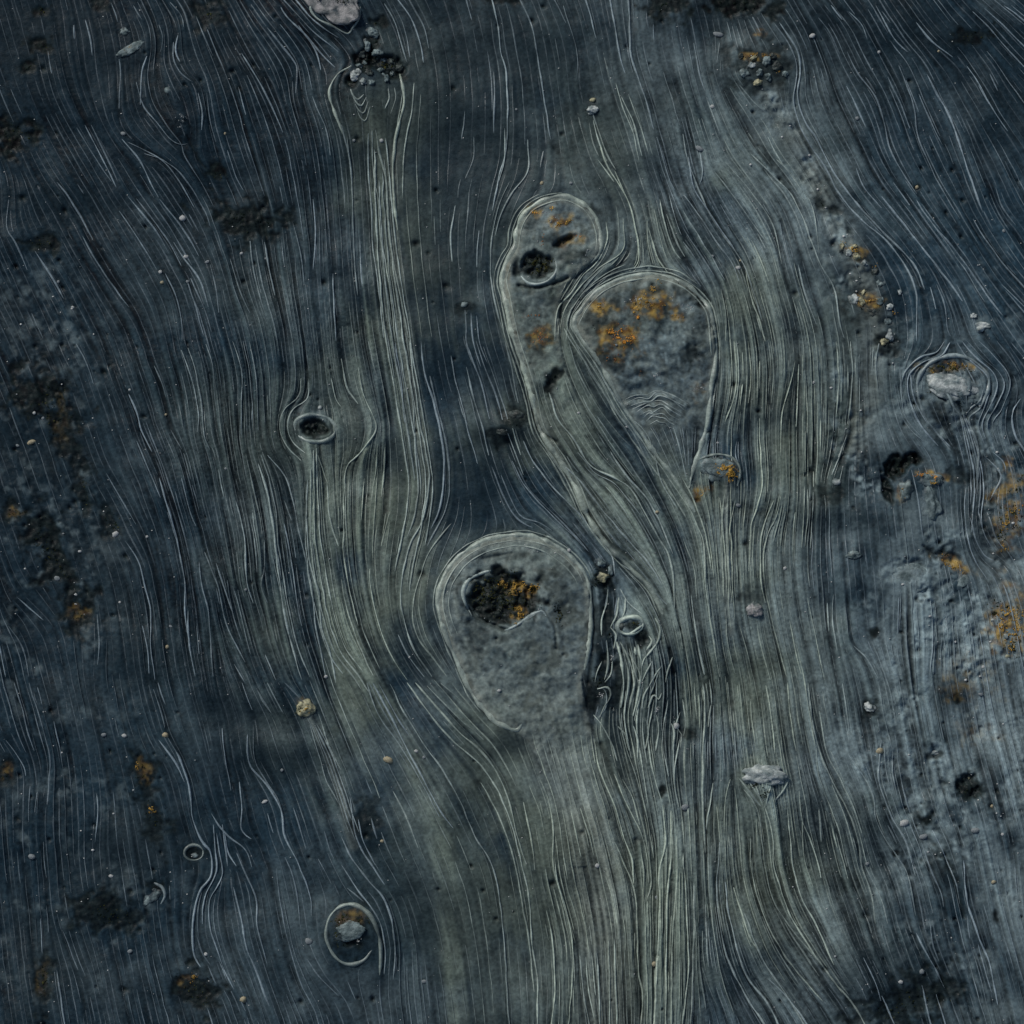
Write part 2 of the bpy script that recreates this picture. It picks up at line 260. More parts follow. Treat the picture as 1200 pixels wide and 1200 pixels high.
# how close the flow lines stand (mm between them)
SP = np.full((RN, RN), 6.6)
def sp(cx, cy, ax, ay, val, ang=0):
    global SP
    b = np.clip(blob(cx, cy, ax, ay, ang, 2)*1.2, 0, 1); SP = SP*(1-b)+val*b
for a in ((880, 460, 110, 250, 4.1), (290, 560, 130, 260, 4.3), (900, 1010, 150, 260, 4.7), (775, 930, 70, 260, 4.4), (870, 300, 110, 150, 4.3), (745, 620, 60, 130, 4.2), (420, 520, 60, 200, 4.5),
          (1080, 270, 160, 220, 6.5), (455, 330, 26, 330, 4.2), (530, 150, 90, 190, 45), (560, 330, 40, 130, 30), (520, 580, 60, 130, 26),
          (560, 1080, 70, 170, 20), (470, 960, 60, 130, 16), (60, 70, 90, 90, 18), (70, 640, 90, 200, 12), (90, 950, 100, 200, 10), (1140, 820, 100, 330, 6.2),
          (1045, 620, 60, 90, 14), (140, 220, 170, 200, 8.5), (200, 1080, 170, 130, 10), (1110, 120, 150, 140, 8), (640, 60, 160, 90, 18), (590, 940, 60, 90, 14), (690, 140, 70, 130, 16), (290, 950, 110, 120, 12), (440, 1120, 90, 90, 20), (1000, 330, 40, 80, 26, -25), (910, 110, 30, 60, 24)):
    sp(*a)

# ------------------------------------------------------------------ relief
def sdf(poly):
    """distance inside a closed outline (mm), 0 outside"""
    P = crom(poly, 6, True)
    x0, y0 = P.min(0)-4; x1, y1 = P.max(0)+4
    i0, i1 = int((x0-X0)/RS), int((x1-X0)/RS)+1; j0, j1 = int((y0-X0)/RS), int((y1-X0)/RS)+1
    gx, gy = RX[j0:j1, i0:i1].ravel(), RY[j0:j1, i0:i1].ravel()
    D = np.full(gx.shape, 1e9); ins = np.zeros(gx.shape, bool)
    for a, b in zip(P[:-1], P[1:]):
        e = b-a; t = np.clip(((gx-a[0])*e[0]+(gy-a[1])*e[1])/(e@e+1e-9), 0, 1)
        D = np.minimum(D, np.hypot(gx-a[0]-t*e[0], gy-a[1]-t*e[1]))
        c = (a[1] > gy) != (b[1] > gy)
        with np.errstate(divide='ignore', invalid='ignore'):
            ins ^= c & (gx < (b[0]-a[0])*(gy-a[1])/(b[1]-a[1])+a[0])
    out = np.zeros((RN, RN)); out[j0:j1, i0:i1] = np.where(ins, D, 0).reshape(j1-j0, i1-i0)
    return out
D1, D2, D3 = sdf(POLY1), sdf(POLY2), sdf(POLY3)
INM = (D1 > 0) | (D2 > 0) | (D3 > 0)
INMW = (D1 > 0)*(1-sstep(820, 960, RY))+(D2 > 0)*(1-sstep(390, 560, RY))+(D3 > 0)*(1-sstep(450, 560, RY))
U = fbm(150, 3, 11)*3.2 + fbm(45, 3, 12)*.8
H = U.copy()
# steps in the bed: the surface drops towards the bottom of the picture  (cx, cy, ax, ay, drop)
for cx, cy, ax, ay, A in ((440, 535, 40, 26, 8), (470, 345, 50, 22, 6), (530, 155, 70, 36, 6), (600, 60, 70, 26, 4), (300, 830, 70, 20, 5), (330, 890, 60, 22, 5), (250, 815, 30, 22, 5),
                         (490, 775, 36, 30, 6), (880, 500, 60, 26, 5), (930, 440, 40, 26, 5), (940, 610, 70, 18, 6), (955, 970, 50, 26, 6), (1015, 985, 30, 40, 6), (590, 872, 26, 20, 6), (430, 985, 26, 22, 6),
                         (490, 1050, 40, 40, 5), (120, 990, 60, 22, 5), (100, 1080, 60, 26, 5), (380, 560, 20, 26, 4), (560, 430, 60, 30, 5), (240, 440, 70, 22, 4), (150, 780, 60, 26, 5), (590, 510, 30, 14, 7),
                         (230, 60, 60, 30, 5), (60, 240, 80, 20, 5), (900, 590, 40, 14, 6), (960, 700, 60, 20, 4), (390, 320, 24, 16, 5), (1060, 130, 60, 30, 4), (850, 1130, 60, 40, 5), (680, 500, 40, 30, 3), (760, 800, 50, 20, 4),
                         (1030, 1170, 60, 30, 6), (1100, 640, 60, 20, 6)):
    sl, b_ = wblob(cx, cy, ax, ay*1.25); H[sl] -= A*.8*((RY[sl]-cy)/ay)*b_
STR = np.clip(6.5/SP, .15, 1.5)                        # striation is strong where lines stand close
H += (LIC*.20 + LICW*.62)*STR*(1-INMW) + (LIC*.1+LICW*.12)*INMW
H += fbm(9, 3, 21)*.10 + fbm(3.2, 2, 22)*.07
# roughness of the battered right-hand and left-hand sides
RGH = np.clip(blob(1120, 760, 130, 420, 0, 1.5)+blob(1010, 470, 40, 130, 0, 1.5)+.45*blob(60, 560, 90, 330, 0, 1.5)+.4*blob(100, 1050, 120, 180)+.8*blob(1000, 330, 36, 80, -25)+.6*blob(910, 150, 26, 90), 0, 1)
STRIP = np.zeros((RN, RN))
for q, bw in (("905,110 930,160 955,220 985,270 1005,320 1030,380 1025,440 1005,500 1000,540", 15), ("1000,540 1040,600 1075,650 1120,690 1160,760", 30), ("720,690 722,740 712,790 722,850", 9)):
    for x, y in crom(pts(q), 5): sl, b_ = wblob(x, y, bw, bw, 0, 1.5); STRIP[sl] = np.maximum(STRIP[sl], b_)
RGH = np.clip(RGH+1.1*STRIP, 0, 1.2)
RGH *= sstep(-.9, .8, fbm(40, 4, 31))
H += RGH*(fbm(9, 4, 33)*.95 + np.abs(fbm(18, 4, 34))*-1.5)
# the mounds
def mound(D, A, k, fy0, fy1): return A*(1-np.exp(-D/k))*(1-sstep(fy0, fy1, RY))*(D > 0)
H += mound(D1, 5.5, 18, 830, 1010) + 3.5*blob(595, 700, 70, 60)*(D1 > 0)
H += mound(D2, 4, 13, 560, 715) + 3.5*blob(655, 275, 45, 40)*(D2 > 0)
H += mound(D3, 5.5, 17, 490, 600) + 3*blob(765, 385, 60, 50)*(D3 > 0)
H += INMW*(fbm(26, 3, 41)*1.3 + fbm(6, 3, 42)*.3 - .8*np.exp(-np.abs(fbm(24, 3, 43))*7))
H -= 3.2*np.clip(blob(765, 455, 50, 40)*(D3 > 0), 0, 1)*np.sin((np.hypot((RX-740)*.8, (RY-520))+fbm(30, 2, 44)*3)/2.1)*.4
H -= 3*blob(556, 720, 13, 42, 12)+2*blob(600, 655, 60, 8)
H += 3*blob(630, 790, 40, 60)
IB = gblur(INM.astype(float), 5)
H -= 2.6*np.where(INM, 0, IB)*(1-sstep(560, 760, RY)*(RX > 690))
# wrinkled silt in the lee of the second mound
H += .7*np.sin((np.hypot(RX-668, RY-318))/1.75+fbm(14, 2, 45)*.8)*blob(672, 312, 22, 20, 0, 2)
H += .6*np.sin((np.hypot(RX-1120, RY-452))/2.0)*blob(1122, 452, 22, 18, 0, 2)
# low swells that carry the bosses
BOSS = [(845, 550, 24, 20, 9), (430, 100, 40, 40, 7), (370, 500, 28, 22, 6), (412, 1088, 34, 32, 7), (357, 830, 16, 15, 5), (893, 912, 34, 24, 8), (1115, 455, 40, 34, 4),
        (1070, 565, 34, 30, 6), (739, 735, 22, 18, 6), (708, 672, 16, 16, 4), (883, 714, 17, 16, 4), (888, 75, 34, 30, 7), (1015, 355, 30, 26, 6), (998, 296, 22, 20, 5), (1185, 730, 40, 50, 6),
        (393, 12, 34, 26, 8), (155, 58, 22, 16, 3), (285, 258, 44, 26, 4), (210, 145, 30, 26, 4), (1185, 600, 36, 50, 7), (290, 185, 20, 20, 2), (596, 498, 16, 12, 4), (695, 126, 11, 10, 2), (545, 360, 9, 8, 3)]
for cx, cy, ax, ay, A in BOSS: sl, b_ = wblob(cx, cy, ax, ay); H[sl] += A*b_
for t0, t1, A, ww in (("852,560 850,600 853,700 858,760", 0, 4, 8), ("365,520 362,580 365,640 378,700 400,760", 0, 3, 13), ("362,838 378,870 395,915 415,990", 0, 2.5, 8), ("893,925 905,960 912,1040", 0, 2.5, 14)):
    q = crom(pts(t0), 5)
    for k, (x, y) in enumerate(q): sl, b_ = wblob(x, y, ww, ww); H[sl] += (A*.45*(1-k/len(q)))*b_

STAIN = np.zeros((RN, RN)); OCH = np.zeros((RN, RN)); PALE = np.zeros((RN, RN))
RAG = fbm(11, 4, 51); RAG2 = fbm(5, 3, 52)
def ragged(cx, cy, ax, ay, ang=0, amt=.9, edge=.2):
    sl = win(cx, cy, 2.6*max(ax, ay)+6); a = math.radians(ang); dx, dy = RX[sl]-cx, RY[sl]-cy
    u = (dx*math.cos(a)+dy*math.sin(a))/ax; v = (-dx*math.sin(a)+dy*math.cos(a))/ay
    r = np.hypot(u, v)+amt*(RAG[sl]*.32+RAG2[sl]*.15)
    return sl, 1-sstep(1-edge, 1+edge, r)
# hollows: (cx, cy, ax, ay, angle, depth, stain)
PITS = [(593, 700, 41, 29, 5, 9, .95), (656, 712, 11, 24, -15, 4, .5), (628, 311, 22, 13, 4, 9, .9), (661, 283, 13, 4, -28, 7, .9), (648, 441, 10, 7, -30, 6, .95), (643, 452, 5, 8, 0, 5, .9),
        (817, 353, 8, 8, 20, 6, .95), (815, 416, 13, 8, 0, 4, .7), (369, 502, 19, 10, 6, 8, .9), (430, 70, 13, 13, 0, 7, .95), (438, 50, 11, 8, 0, 5, .9), (454, 76, 24, 12, 15, 7, .8), (412, 97, 6, 9, 0, 7, .9), (468, 88, 9, 6, 0, 5, .9), (441, 25, 8, 5, 0, 5, .9),
        (290, 258, 38, 20, 4, 6, .85), (50, 284, 20, 10, 0, 4, .85), (12, 158, 26, 22, 0, 6, .98), (48, 52, 11, 8, 0, 5, .97), (33, 78, 7, 6, 0, 4, .9), (48, 12, 8, 6, 0, 4, .9), (118, 5, 12, 8, 0, 3, .8),
        (862, 4, 34, 12, 8, 6, .98), (780, 6, 22, 16, 0, 4, .9), (905, 14, 12, 10, 0, 4, .9), (1140, 42, 26, 8, -10, 3, .8), (245, 18, 22, 14, 10, 3, .7), (590, 0, 20, 5, 0, 3, .8),
        (45, 455, 32, 24, 10, 5, .85), (75, 500, 16, 36, -15, 5, .8), (95, 570, 10, 26, -5, 4, .75), (50, 625, 20, 22, 20, 5, .85), (62, 660, 18, 24, -30, 5, .85), (92, 720, 18, 22, 0, 4, .8), (130, 612, 12, 16, 0, 4, .7),
        (16, 600, 18, 12, 0, 4, .8), (165, 905, 13, 18, -10, 4, .75), (182, 955, 14, 30, -15, 3, .7), (120, 1068, 34, 18, 10, 4, .75), (145, 1075, 18, 20, 0, 4, .7), (230, 1160, 24, 20, 20, 6, .85), (50, 1150, 9, 34, 5, 4, .7),
        (227, 1001, 8, 6, 0, 4, .8), (4, 905, 12, 14, 0, 3, .6), (1050, 548, 14, 12, -20, 9, .98), (1070, 536, 11, 7, 30, 8, .98), (1040, 572, 6, 13, -20, 7, .95), (1135, 922, 14, 14, 0, 7, .9), (1020, 832, 8, 9, 0, 4, .8),
        (890, 78, 32, 22, 0, 4, .7), (1015, 356, 24, 16, 0, 3, .55), (960, 237, 12, 6, 40, 4, .85), (975, 245, 10, 5, 20, 4, .8), (1040, 402, 12, 10, 40, 4, .85), (738, 733, 9, 7, 0, 6, .9), (752, 745, 8, 10, 0, 6, .95),
        (708, 676, 12, 12, 0, 4, .85), (703, 800, 12, 34, 8, 4, .75), (705, 730, 10, 40, 5, 3, .7), (725, 800, 6, 30, 0, 3, .6), (883, 700, 12, 9, 0, 3, .6), (605, 492, 16, 10, 0, 4, .7), (585, 512, 14, 10, 0, 3, .6),
        (430, 962, 16, 22, -20, 3, .6), (545, 360, 8, 6, 0, 3, .7), (1095, 886, 10, 4, -15, 4, .85), (1087, 962, 6, 5, 0, 4, .95), (1112, 1012, 6, 18, -25, 4, .7), (1168, 1071, 5, 7, 0, 4, .9), (1050, 1000, 3, 3, 0, 4, .95),
        (1037, 945, 3, 3, 0, 4, .95), (1124, 818, 4, 6, 0, 4, .95), (808, 860, 8, 7, 0, 3, .7), (776, 928, 4, 6, 0, 5, .95), (410, 1104, 14, 7, -10, 5, .9), (178, 1040, 9, 6, 20, 4, .8), (1075, 219, 4, 4, 0, 4, .9), (1135, 560, 20, 8, 20, 4, .6),
        (1110, 652, 20, 8, 20, 4, .75), (1025, 741, 5, 5, 0, 4, .95), (254, 203, 9, 7, 0, 3, .9), (282, 106, 2.5, 7, -15, 3, .9), (1062, 1175, 60, 24, -20, 5, .75), (1105, 1170, 4, 4, 0, 4, .95), (875, 598, 18, 6, 10, 3, .5), (970, 580, 14, 10, 0, 4, .7)]
for cx, cy, ax, ay, an, dp, st in PITS:
    am = .5 if dp > 6.5 else .9
    sl, m = ragged(cx, cy, ax, ay, an, am)
    H[sl] -= dp*(1.2 if dp > 6.5 else .45)*gblur(m, .8)*(.75+.25*np.clip(RAG2[sl], -1, 1))
    sl, m = ragged(cx, cy, ax*1.12, ay*1.12, an, am*1.1, .4 if dp <= 6.5 else .25)
    STAIN[sl] = np.maximum(STAIN[sl], st*m)
# cracks
for s, wd, dp in (("549,713 562,726 579,733 591,738", 2.6, 8), ("566,655 600,648", 1.2, 2), ("608,335 628,338 652,332 665,326", 1.8, 5), ("624,480 634,505 652,518", 1.6, 4), ("1118,463 1128,482", 2.4, 6), ("1097,459 1108,470", 1.8, 4), ("640,720 650,735 652,760", 1.2, 3),
                  ("693,690 696,730 694,770 690,800", 2.4, 4), ("850,305 850,340", .8, 1), ("220,160 233,187 247,203", 1.3, 2), ("705,872 715,900 735,950 748,985", 3, 4), ("690,600 712,632 740,655", 2.6, 4), ("660,352 656,372", 2, 4), ("732,745 739,768 742,800", 2, 3),
                  ("1095,790 1098,830 1110,870", 1.6, 2.5), ("1108,1003 1120,1040 1130,1075", 2, 4), ("1083,640 1098,655", 2, 4), ("785,760 790,790", 2, 3), ("745,985 750,1060 752,1190", 3, 2.5), ("1000,440 1000,500 985,545", 3, 3)):
    q = crom(pts(s), 1.5); m = np.zeros((RN, RN))
    for x, y in q:
        i, j = int((x-X0)/RS), int((y-X0)/RS); r = int(wd*3)+2
        sl = np.s_[j-r:j+r+1, i-r:i+r+1]
        m[sl] = np.maximum(m[sl], np.exp(-((RX[sl]-x)**2+(RY[sl]-y)**2)/wd**2))
    H -= dp*m; STAIN = np.maximum(STAIN, .75*m)
# scattered pinholes in the battered zones
for _ in range(1500):
    x, y = random.uniform(0, 1200), random.uniform(0, 1200)
    i, j = int((x-X0)/RS), int((y-X0)/RS)
    if random.random() > .10+.9*RGH[j, i]: continue
    r = random.choice((1.1, 1.3, 1.3, 1.6, 2, 2.4, 3.4)); R = int(r*3/RS)+2; sl = np.s_[j-R:j+R+1, i-R:i+R+1]
    m = np.exp(-(((RX[sl]-x)*random.uniform(.7, 1.2))**2+(RY[sl]-y)**2)/r**2)
    H[sl] -= 3.6*m; STAIN[sl] = np.maximum(STAIN[sl], .95*m)
H = H.astype(np.float64)

# ------------------------------------------------------------------ colour of the silt film (albedo)
OL = np.clip(.95*blob(700, 560, 210, 420)+.9*blob(850, 420, 150, 260)+.8*blob(720, 1050, 200, 260)+.75*blob(450, 330, 60, 360)+.5*blob(330, 560, 150, 260)+.6*blob(420, 800, 120, 160)+.55*blob(930, 950, 160, 240), 0, 1)
OL *= sstep(-1.6, 1.2, fbm(90, 4, 61)+.4*LICW)
PL = np.clip(.9*blob(1150, 800, 120, 200)+.6*blob(1185, 830, 60, 60)+.4*blob(1160, 1040, 60, 120)+.5*blob(1110, 460, 60, 60)+.45*blob(1000, 480, 34, 130)+.4*blob(640, 790, 50, 80)+.35*blob(980, 900, 250, 330)+.35*blob(920, 150, 130, 170)+.5*blob(1115, 690, 60, 40)+.4*blob(770, 420, 60, 90)+.5*blob(970, 200, 60, 60)+.3*blob(790, 200, 120, 220)+.4*blob(650, 270, 45, 40), 0, 1)
MOT = fbm(70, 5, 62); MOT2 = fbm(24, 4, 63); FN = fbm(5, 3, 64)
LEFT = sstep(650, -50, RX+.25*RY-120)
blue, olive, pale = np.array([.0118, .0262, .0375]), np.array([.072, .090, .074]), np.array([.140, .182, .190])
C = blue[None, None]*(1-OL[..., None])+olive[None, None]*OL[..., None]
BAND = np.zeros((RN, RN)); BANDP = np.zeros((RN, RN))
for dst, q, bw, k in ((BANDP, "462,170 460,230 462,300 470,370 480,440 490,500 500,560 492,610 478,660", 7, .45), (BAND, "430,150 440,230 450,320 465,420 480,500 490,570 478,640 472,700", 17, .9), (BAND, "368,530 375,600 380,680 400,740 430,790 470,860 500,930 520,1010 530,1100 535,1190", 15, .85), (BANDP, "635,830 660,900 690,970 700,1050 710,1190", 32, .55),
                      (BAND, "640,420 670,500 710,580 755,660 775,720", 26, .9), (BANDP, "592,330 598,380 610,420 628,480 665,555 720,645", 5, .5), (BAND, "800,560 820,640 825,720 830,800", 9, .9), (BANDP, "853,570 851,640 855,740", 6, .6), (BANDP, "905,110 935,170 965,235 1000,300 1020,360 1020,440 1005,520", 16, .5),
                      (BANDP, "362,838 378,870 395,915 415,990", 6, .5), (BAND, "893,925 905,960 925,1040 960,1110", 26, .6), (BANDP, "530,690 535,740 560,800", 14, .3), (BAND, "735,760 740,830 760,900 775,1000 780,1190", 24, .6)):
    m = np.zeros((RN, RN))
    for x, y in crom(pts(q), 4): sl, b_ = wblob(x, y, bw, bw, 0, 1.5); m[sl] = np.maximum(m[sl], b_)
    np.maximum(dst, k*m, out=dst)
t = (BAND*(.75+.2*np.clip(LICW, -2, 2)))[..., None].clip(0, 1); C = C*(1-t)+olive*1.5*t
t = (BANDP*(.8+.2*np.clip(LICW, -2, 2)))[..., None].clip(0, 1); C = C*(1-t)+np.array([.155, .17, .145])*t
t = np.clip(PL*(.62+.30*MOT+.15*MOT2), 0, .85)[..., None]; C = C*(1-t)+pale*t
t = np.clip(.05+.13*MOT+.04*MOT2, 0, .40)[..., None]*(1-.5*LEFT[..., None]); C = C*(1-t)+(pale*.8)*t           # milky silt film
SPK = np.random.default_rng(77).standard_normal((RN, RN)); SPK = gblur(SPK, .75); SPK /= SPK.std()
C *= np.clip(1+.06*MOT2+.06*FN+.10*SPK+(.16*LIC+.27*LICW)*np.clip(STR, .3, 1.2)*(1-.6*INMW)+.16*SPK*INMW, .3, 2.2)[..., None]*((1-.34*LEFT)*(1-.22*sstep(330, -40, RY))*(1-.12*sstep(950, 1230, RY)))[..., None]  # last factors paint a vignette-like darkening at left, top and bottom
t = (RGH*sstep(.2, 1.6, fbm(10, 4, 65)))[..., None]*.6; C = C*(1-t)+pale*1.5*t
# soft dark patches: shade of the bed's steps and gaps painted into the albedo
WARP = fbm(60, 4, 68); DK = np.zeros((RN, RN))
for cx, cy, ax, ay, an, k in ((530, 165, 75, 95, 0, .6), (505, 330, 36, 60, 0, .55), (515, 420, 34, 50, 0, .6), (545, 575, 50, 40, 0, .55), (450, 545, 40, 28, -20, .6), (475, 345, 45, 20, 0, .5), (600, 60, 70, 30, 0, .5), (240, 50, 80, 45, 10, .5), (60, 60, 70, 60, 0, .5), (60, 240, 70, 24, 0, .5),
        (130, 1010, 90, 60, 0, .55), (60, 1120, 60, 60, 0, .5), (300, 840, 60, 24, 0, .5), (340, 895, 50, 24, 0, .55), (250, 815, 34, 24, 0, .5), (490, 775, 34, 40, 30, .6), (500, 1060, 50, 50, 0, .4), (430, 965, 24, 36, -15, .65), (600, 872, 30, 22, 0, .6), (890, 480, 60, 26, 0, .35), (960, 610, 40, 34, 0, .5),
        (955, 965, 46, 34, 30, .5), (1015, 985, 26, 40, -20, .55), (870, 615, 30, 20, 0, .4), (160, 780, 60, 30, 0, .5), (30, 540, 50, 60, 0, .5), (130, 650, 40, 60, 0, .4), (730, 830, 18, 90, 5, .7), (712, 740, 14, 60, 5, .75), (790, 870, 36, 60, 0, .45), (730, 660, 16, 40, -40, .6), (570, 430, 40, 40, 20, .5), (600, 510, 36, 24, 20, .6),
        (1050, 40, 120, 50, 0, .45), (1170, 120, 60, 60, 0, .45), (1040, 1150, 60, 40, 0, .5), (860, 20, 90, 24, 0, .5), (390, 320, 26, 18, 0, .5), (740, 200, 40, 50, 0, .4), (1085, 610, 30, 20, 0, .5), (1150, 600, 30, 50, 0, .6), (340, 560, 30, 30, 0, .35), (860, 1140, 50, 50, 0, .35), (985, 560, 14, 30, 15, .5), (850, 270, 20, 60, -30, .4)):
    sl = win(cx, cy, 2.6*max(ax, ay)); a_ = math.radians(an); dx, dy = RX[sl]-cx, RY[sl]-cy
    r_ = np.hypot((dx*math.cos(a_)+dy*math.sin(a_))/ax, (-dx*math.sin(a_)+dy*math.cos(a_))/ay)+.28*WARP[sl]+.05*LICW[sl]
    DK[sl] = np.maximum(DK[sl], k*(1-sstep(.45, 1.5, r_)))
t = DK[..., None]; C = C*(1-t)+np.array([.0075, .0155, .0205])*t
# crusts: rust and ochre films
for cx, cy, ax, ay, an, k in ((612, 690, 20, 9, 5, 1), (606, 718, 7, 11, 20, 1), (660, 260, 13, 7, -15, .9), (624, 248, 8, 6, 0, .9), (672, 282, 16, 8, 0, .5), (631, 398, 17, 12, 0, .7), (729, 400, 22, 20, 0, .95), (764, 358, 26, 14, 10, .9),
                          (704, 360, 14, 10, 0, .8), (792, 372, 12, 6, 0, .7), (850, 550, 15, 9, 0, .95), (823, 577, 12, 7, -35, .8), (357, 830, 9, 9, 0, .8), (1112, 430, 34, 7, 0, .8), (1086, 556, 17, 5, 10, .95), (1055, 578, 5, 9, 0, .7),
                          (1185, 735, 28, 36, 0, .9), (1185, 595, 22, 40, 0, .7), (1118, 660, 22, 8, 25, .9), (1000, 293, 13, 8, 10, .8), (1015, 353, 20, 9, 0, .8), (888, 66, 18, 4, 0, .8), (890, 38, 6, 4, 0, .8), (1175, 680, 8, 16, 0, .5),
                          (820, 455, 8, 10, 0, .4), (595, 350, 3, 60, 0, .12), (168, 905, 9, 12, 0, .4), (90, 718, 10, 10, 0, .35), (70, 490, 10, 22, 0, .14), (5, 905, 8, 8, 0, .45), (218, 1150, 8, 8, 0, .4), (48, 1150, 7, 26, 5, .18), (700, 770, 60, 4, 0, .0), (412, 1075, 22, 8, 0, .4), (1140, 800, 30, 30, 0, .25), (1140, 860, 24, 14, 0, .25), (880, 205, 20, 3, 0, .0), (18, 600, 10, 6, 0, .5)):
    sl, m = ragged(cx, cy, ax, ay, an, .9, .35); OCH[sl] = np.maximum(OCH[sl], k*m)
stc = np.array([.0045, .0072, .0066]); och = np.array([.24, .135, .022])
# paler crests of silt round the hollows
for cx, cy, ax, ay, an, k in ((590, 704, 49, 36, 5, .55), (630, 314, 27, 18, 4, .6), (369, 503, 26, 18, 6, .35), (800, 362, 22, 13, 25, .8), (1115, 452, 30, 20, 0, .7), (739, 737, 17, 14, 0, .6), (655, 262, 36, 26, 0, .35), (1150, 380, 12, 8, 0, .6), (770, 350, 20, 5, -10, .5), (1040, 480, 36, 60, 0, .35), (1075, 600, 30, 40, 0, .4), (1060, 680, 30, 22, 0, .4), (1180, 1070, 40, 120, 0, .25)):
    sl, m = ragged(cx, cy, ax, ay, an, .7, .3); PALE[sl] = np.maximum(PALE[sl], k*m)
t = (PALE*np.clip(.6+.35*MOT2, 0, 1))[..., None]; C = C*(1-t)+pale*1.15*t
for cx, cy, ax, ay, an, k in ((700, 376, 16, 12, 20, .6), (745, 346, 28, 7, -10, .55), (770, 366, 26, 8, 5, .6), (718, 424, 24, 10, 25, .65), (812, 346, 18, 9, 30, .7), (792, 432, 18, 12, 0, .35), (735, 405, 16, 14, 0, .5), (690, 245, 12, 6, 30, .75), (668, 300, 20, 7, 0, .6), (621, 262, 6, 15, 10, .5), (632, 398, 18, 13, 0, .65), (640, 280, 14, 5, 0, .5),
                          (560, 742, 11, 38, 12, .45), (652, 692, 14, 26, -20, .5), (585, 652, 32, 5, 0, .4), (660, 664, 18, 6, 30, .35), (625, 800, 12, 20, 0, .15), (575, 800, 8, 24, 20, .2), (412, 1088, 25, 24, 0, .6), (888, 78, 34, 24, 0, .45), (1118, 455, 30, 22, 0, .3), (650, 355, 12, 10, 0, .4), (820, 400, 10, 26, 0, .3), (780, 500, 18, 26, 10, .35)):
    sl, m = ragged(cx, cy, ax, ay, an, 1.2, .45); STAIN[sl] = np.maximum(STAIN[sl], k*m)
MV = fbm(20, 5, 66, .65); MV2 = fbm(6, 3, 67); MV3 = fbm(34, 4, 70, .6)
for D, yb, pv in ((D1, 950, .46), (D2, 500, .24), (D3, 560, .30)):
    inn = (D > 0)*(1-sstep(yb-120, yb+60, RY))
    t = (inn*np.clip(pv+.42*np.exp(-np.abs(MV)*4.5)+.12*MV2+.16*MV3, 0, .8))[..., None]; C = C*(1-t)+np.array([.178, .216, .203])*t          # pale veining
    t = (inn*.62*sstep(.35, 1.5, MV3+.5*MV2+.3*MV))[..., None]; C = C*(1-t)+np.array([.03, .036, .03])*t                    # olive black film
    t = ((D > 0)*(1-sstep(yb-150, yb-30, RY))*.5*np.exp(-((D-3.5)/4.0)**2))[..., None]; C = C*(1-t)+np.array([.20, .215, .18])*t   # pale margin
t = STAIN[..., None]; C = C*(1-t)+stc*(1+.5*np.clip(FN, -1, 2))[..., None]*t
t = (OCH*np.clip(.5+.4*RAG2+.25*FN, 0, 1))[..., None]
q_ = sstep(-1.2, 1.2, fbm(6, 3, 69))[..., None]; oc = np.array([.10, .05, .014])*(1-q_)+np.array([.30, .20, .05])*q_
C = C*(1-t)+oc*t
C = np.clip(C, .004, .8)

def hz(x, y): return bil(H, x, y, X0, RS)
def W(x, y, z): return np.stack([(np.asarray(x)-600)*MM, (600-np.asarray(y))*MM, np.asarray(z)*MM], -1)

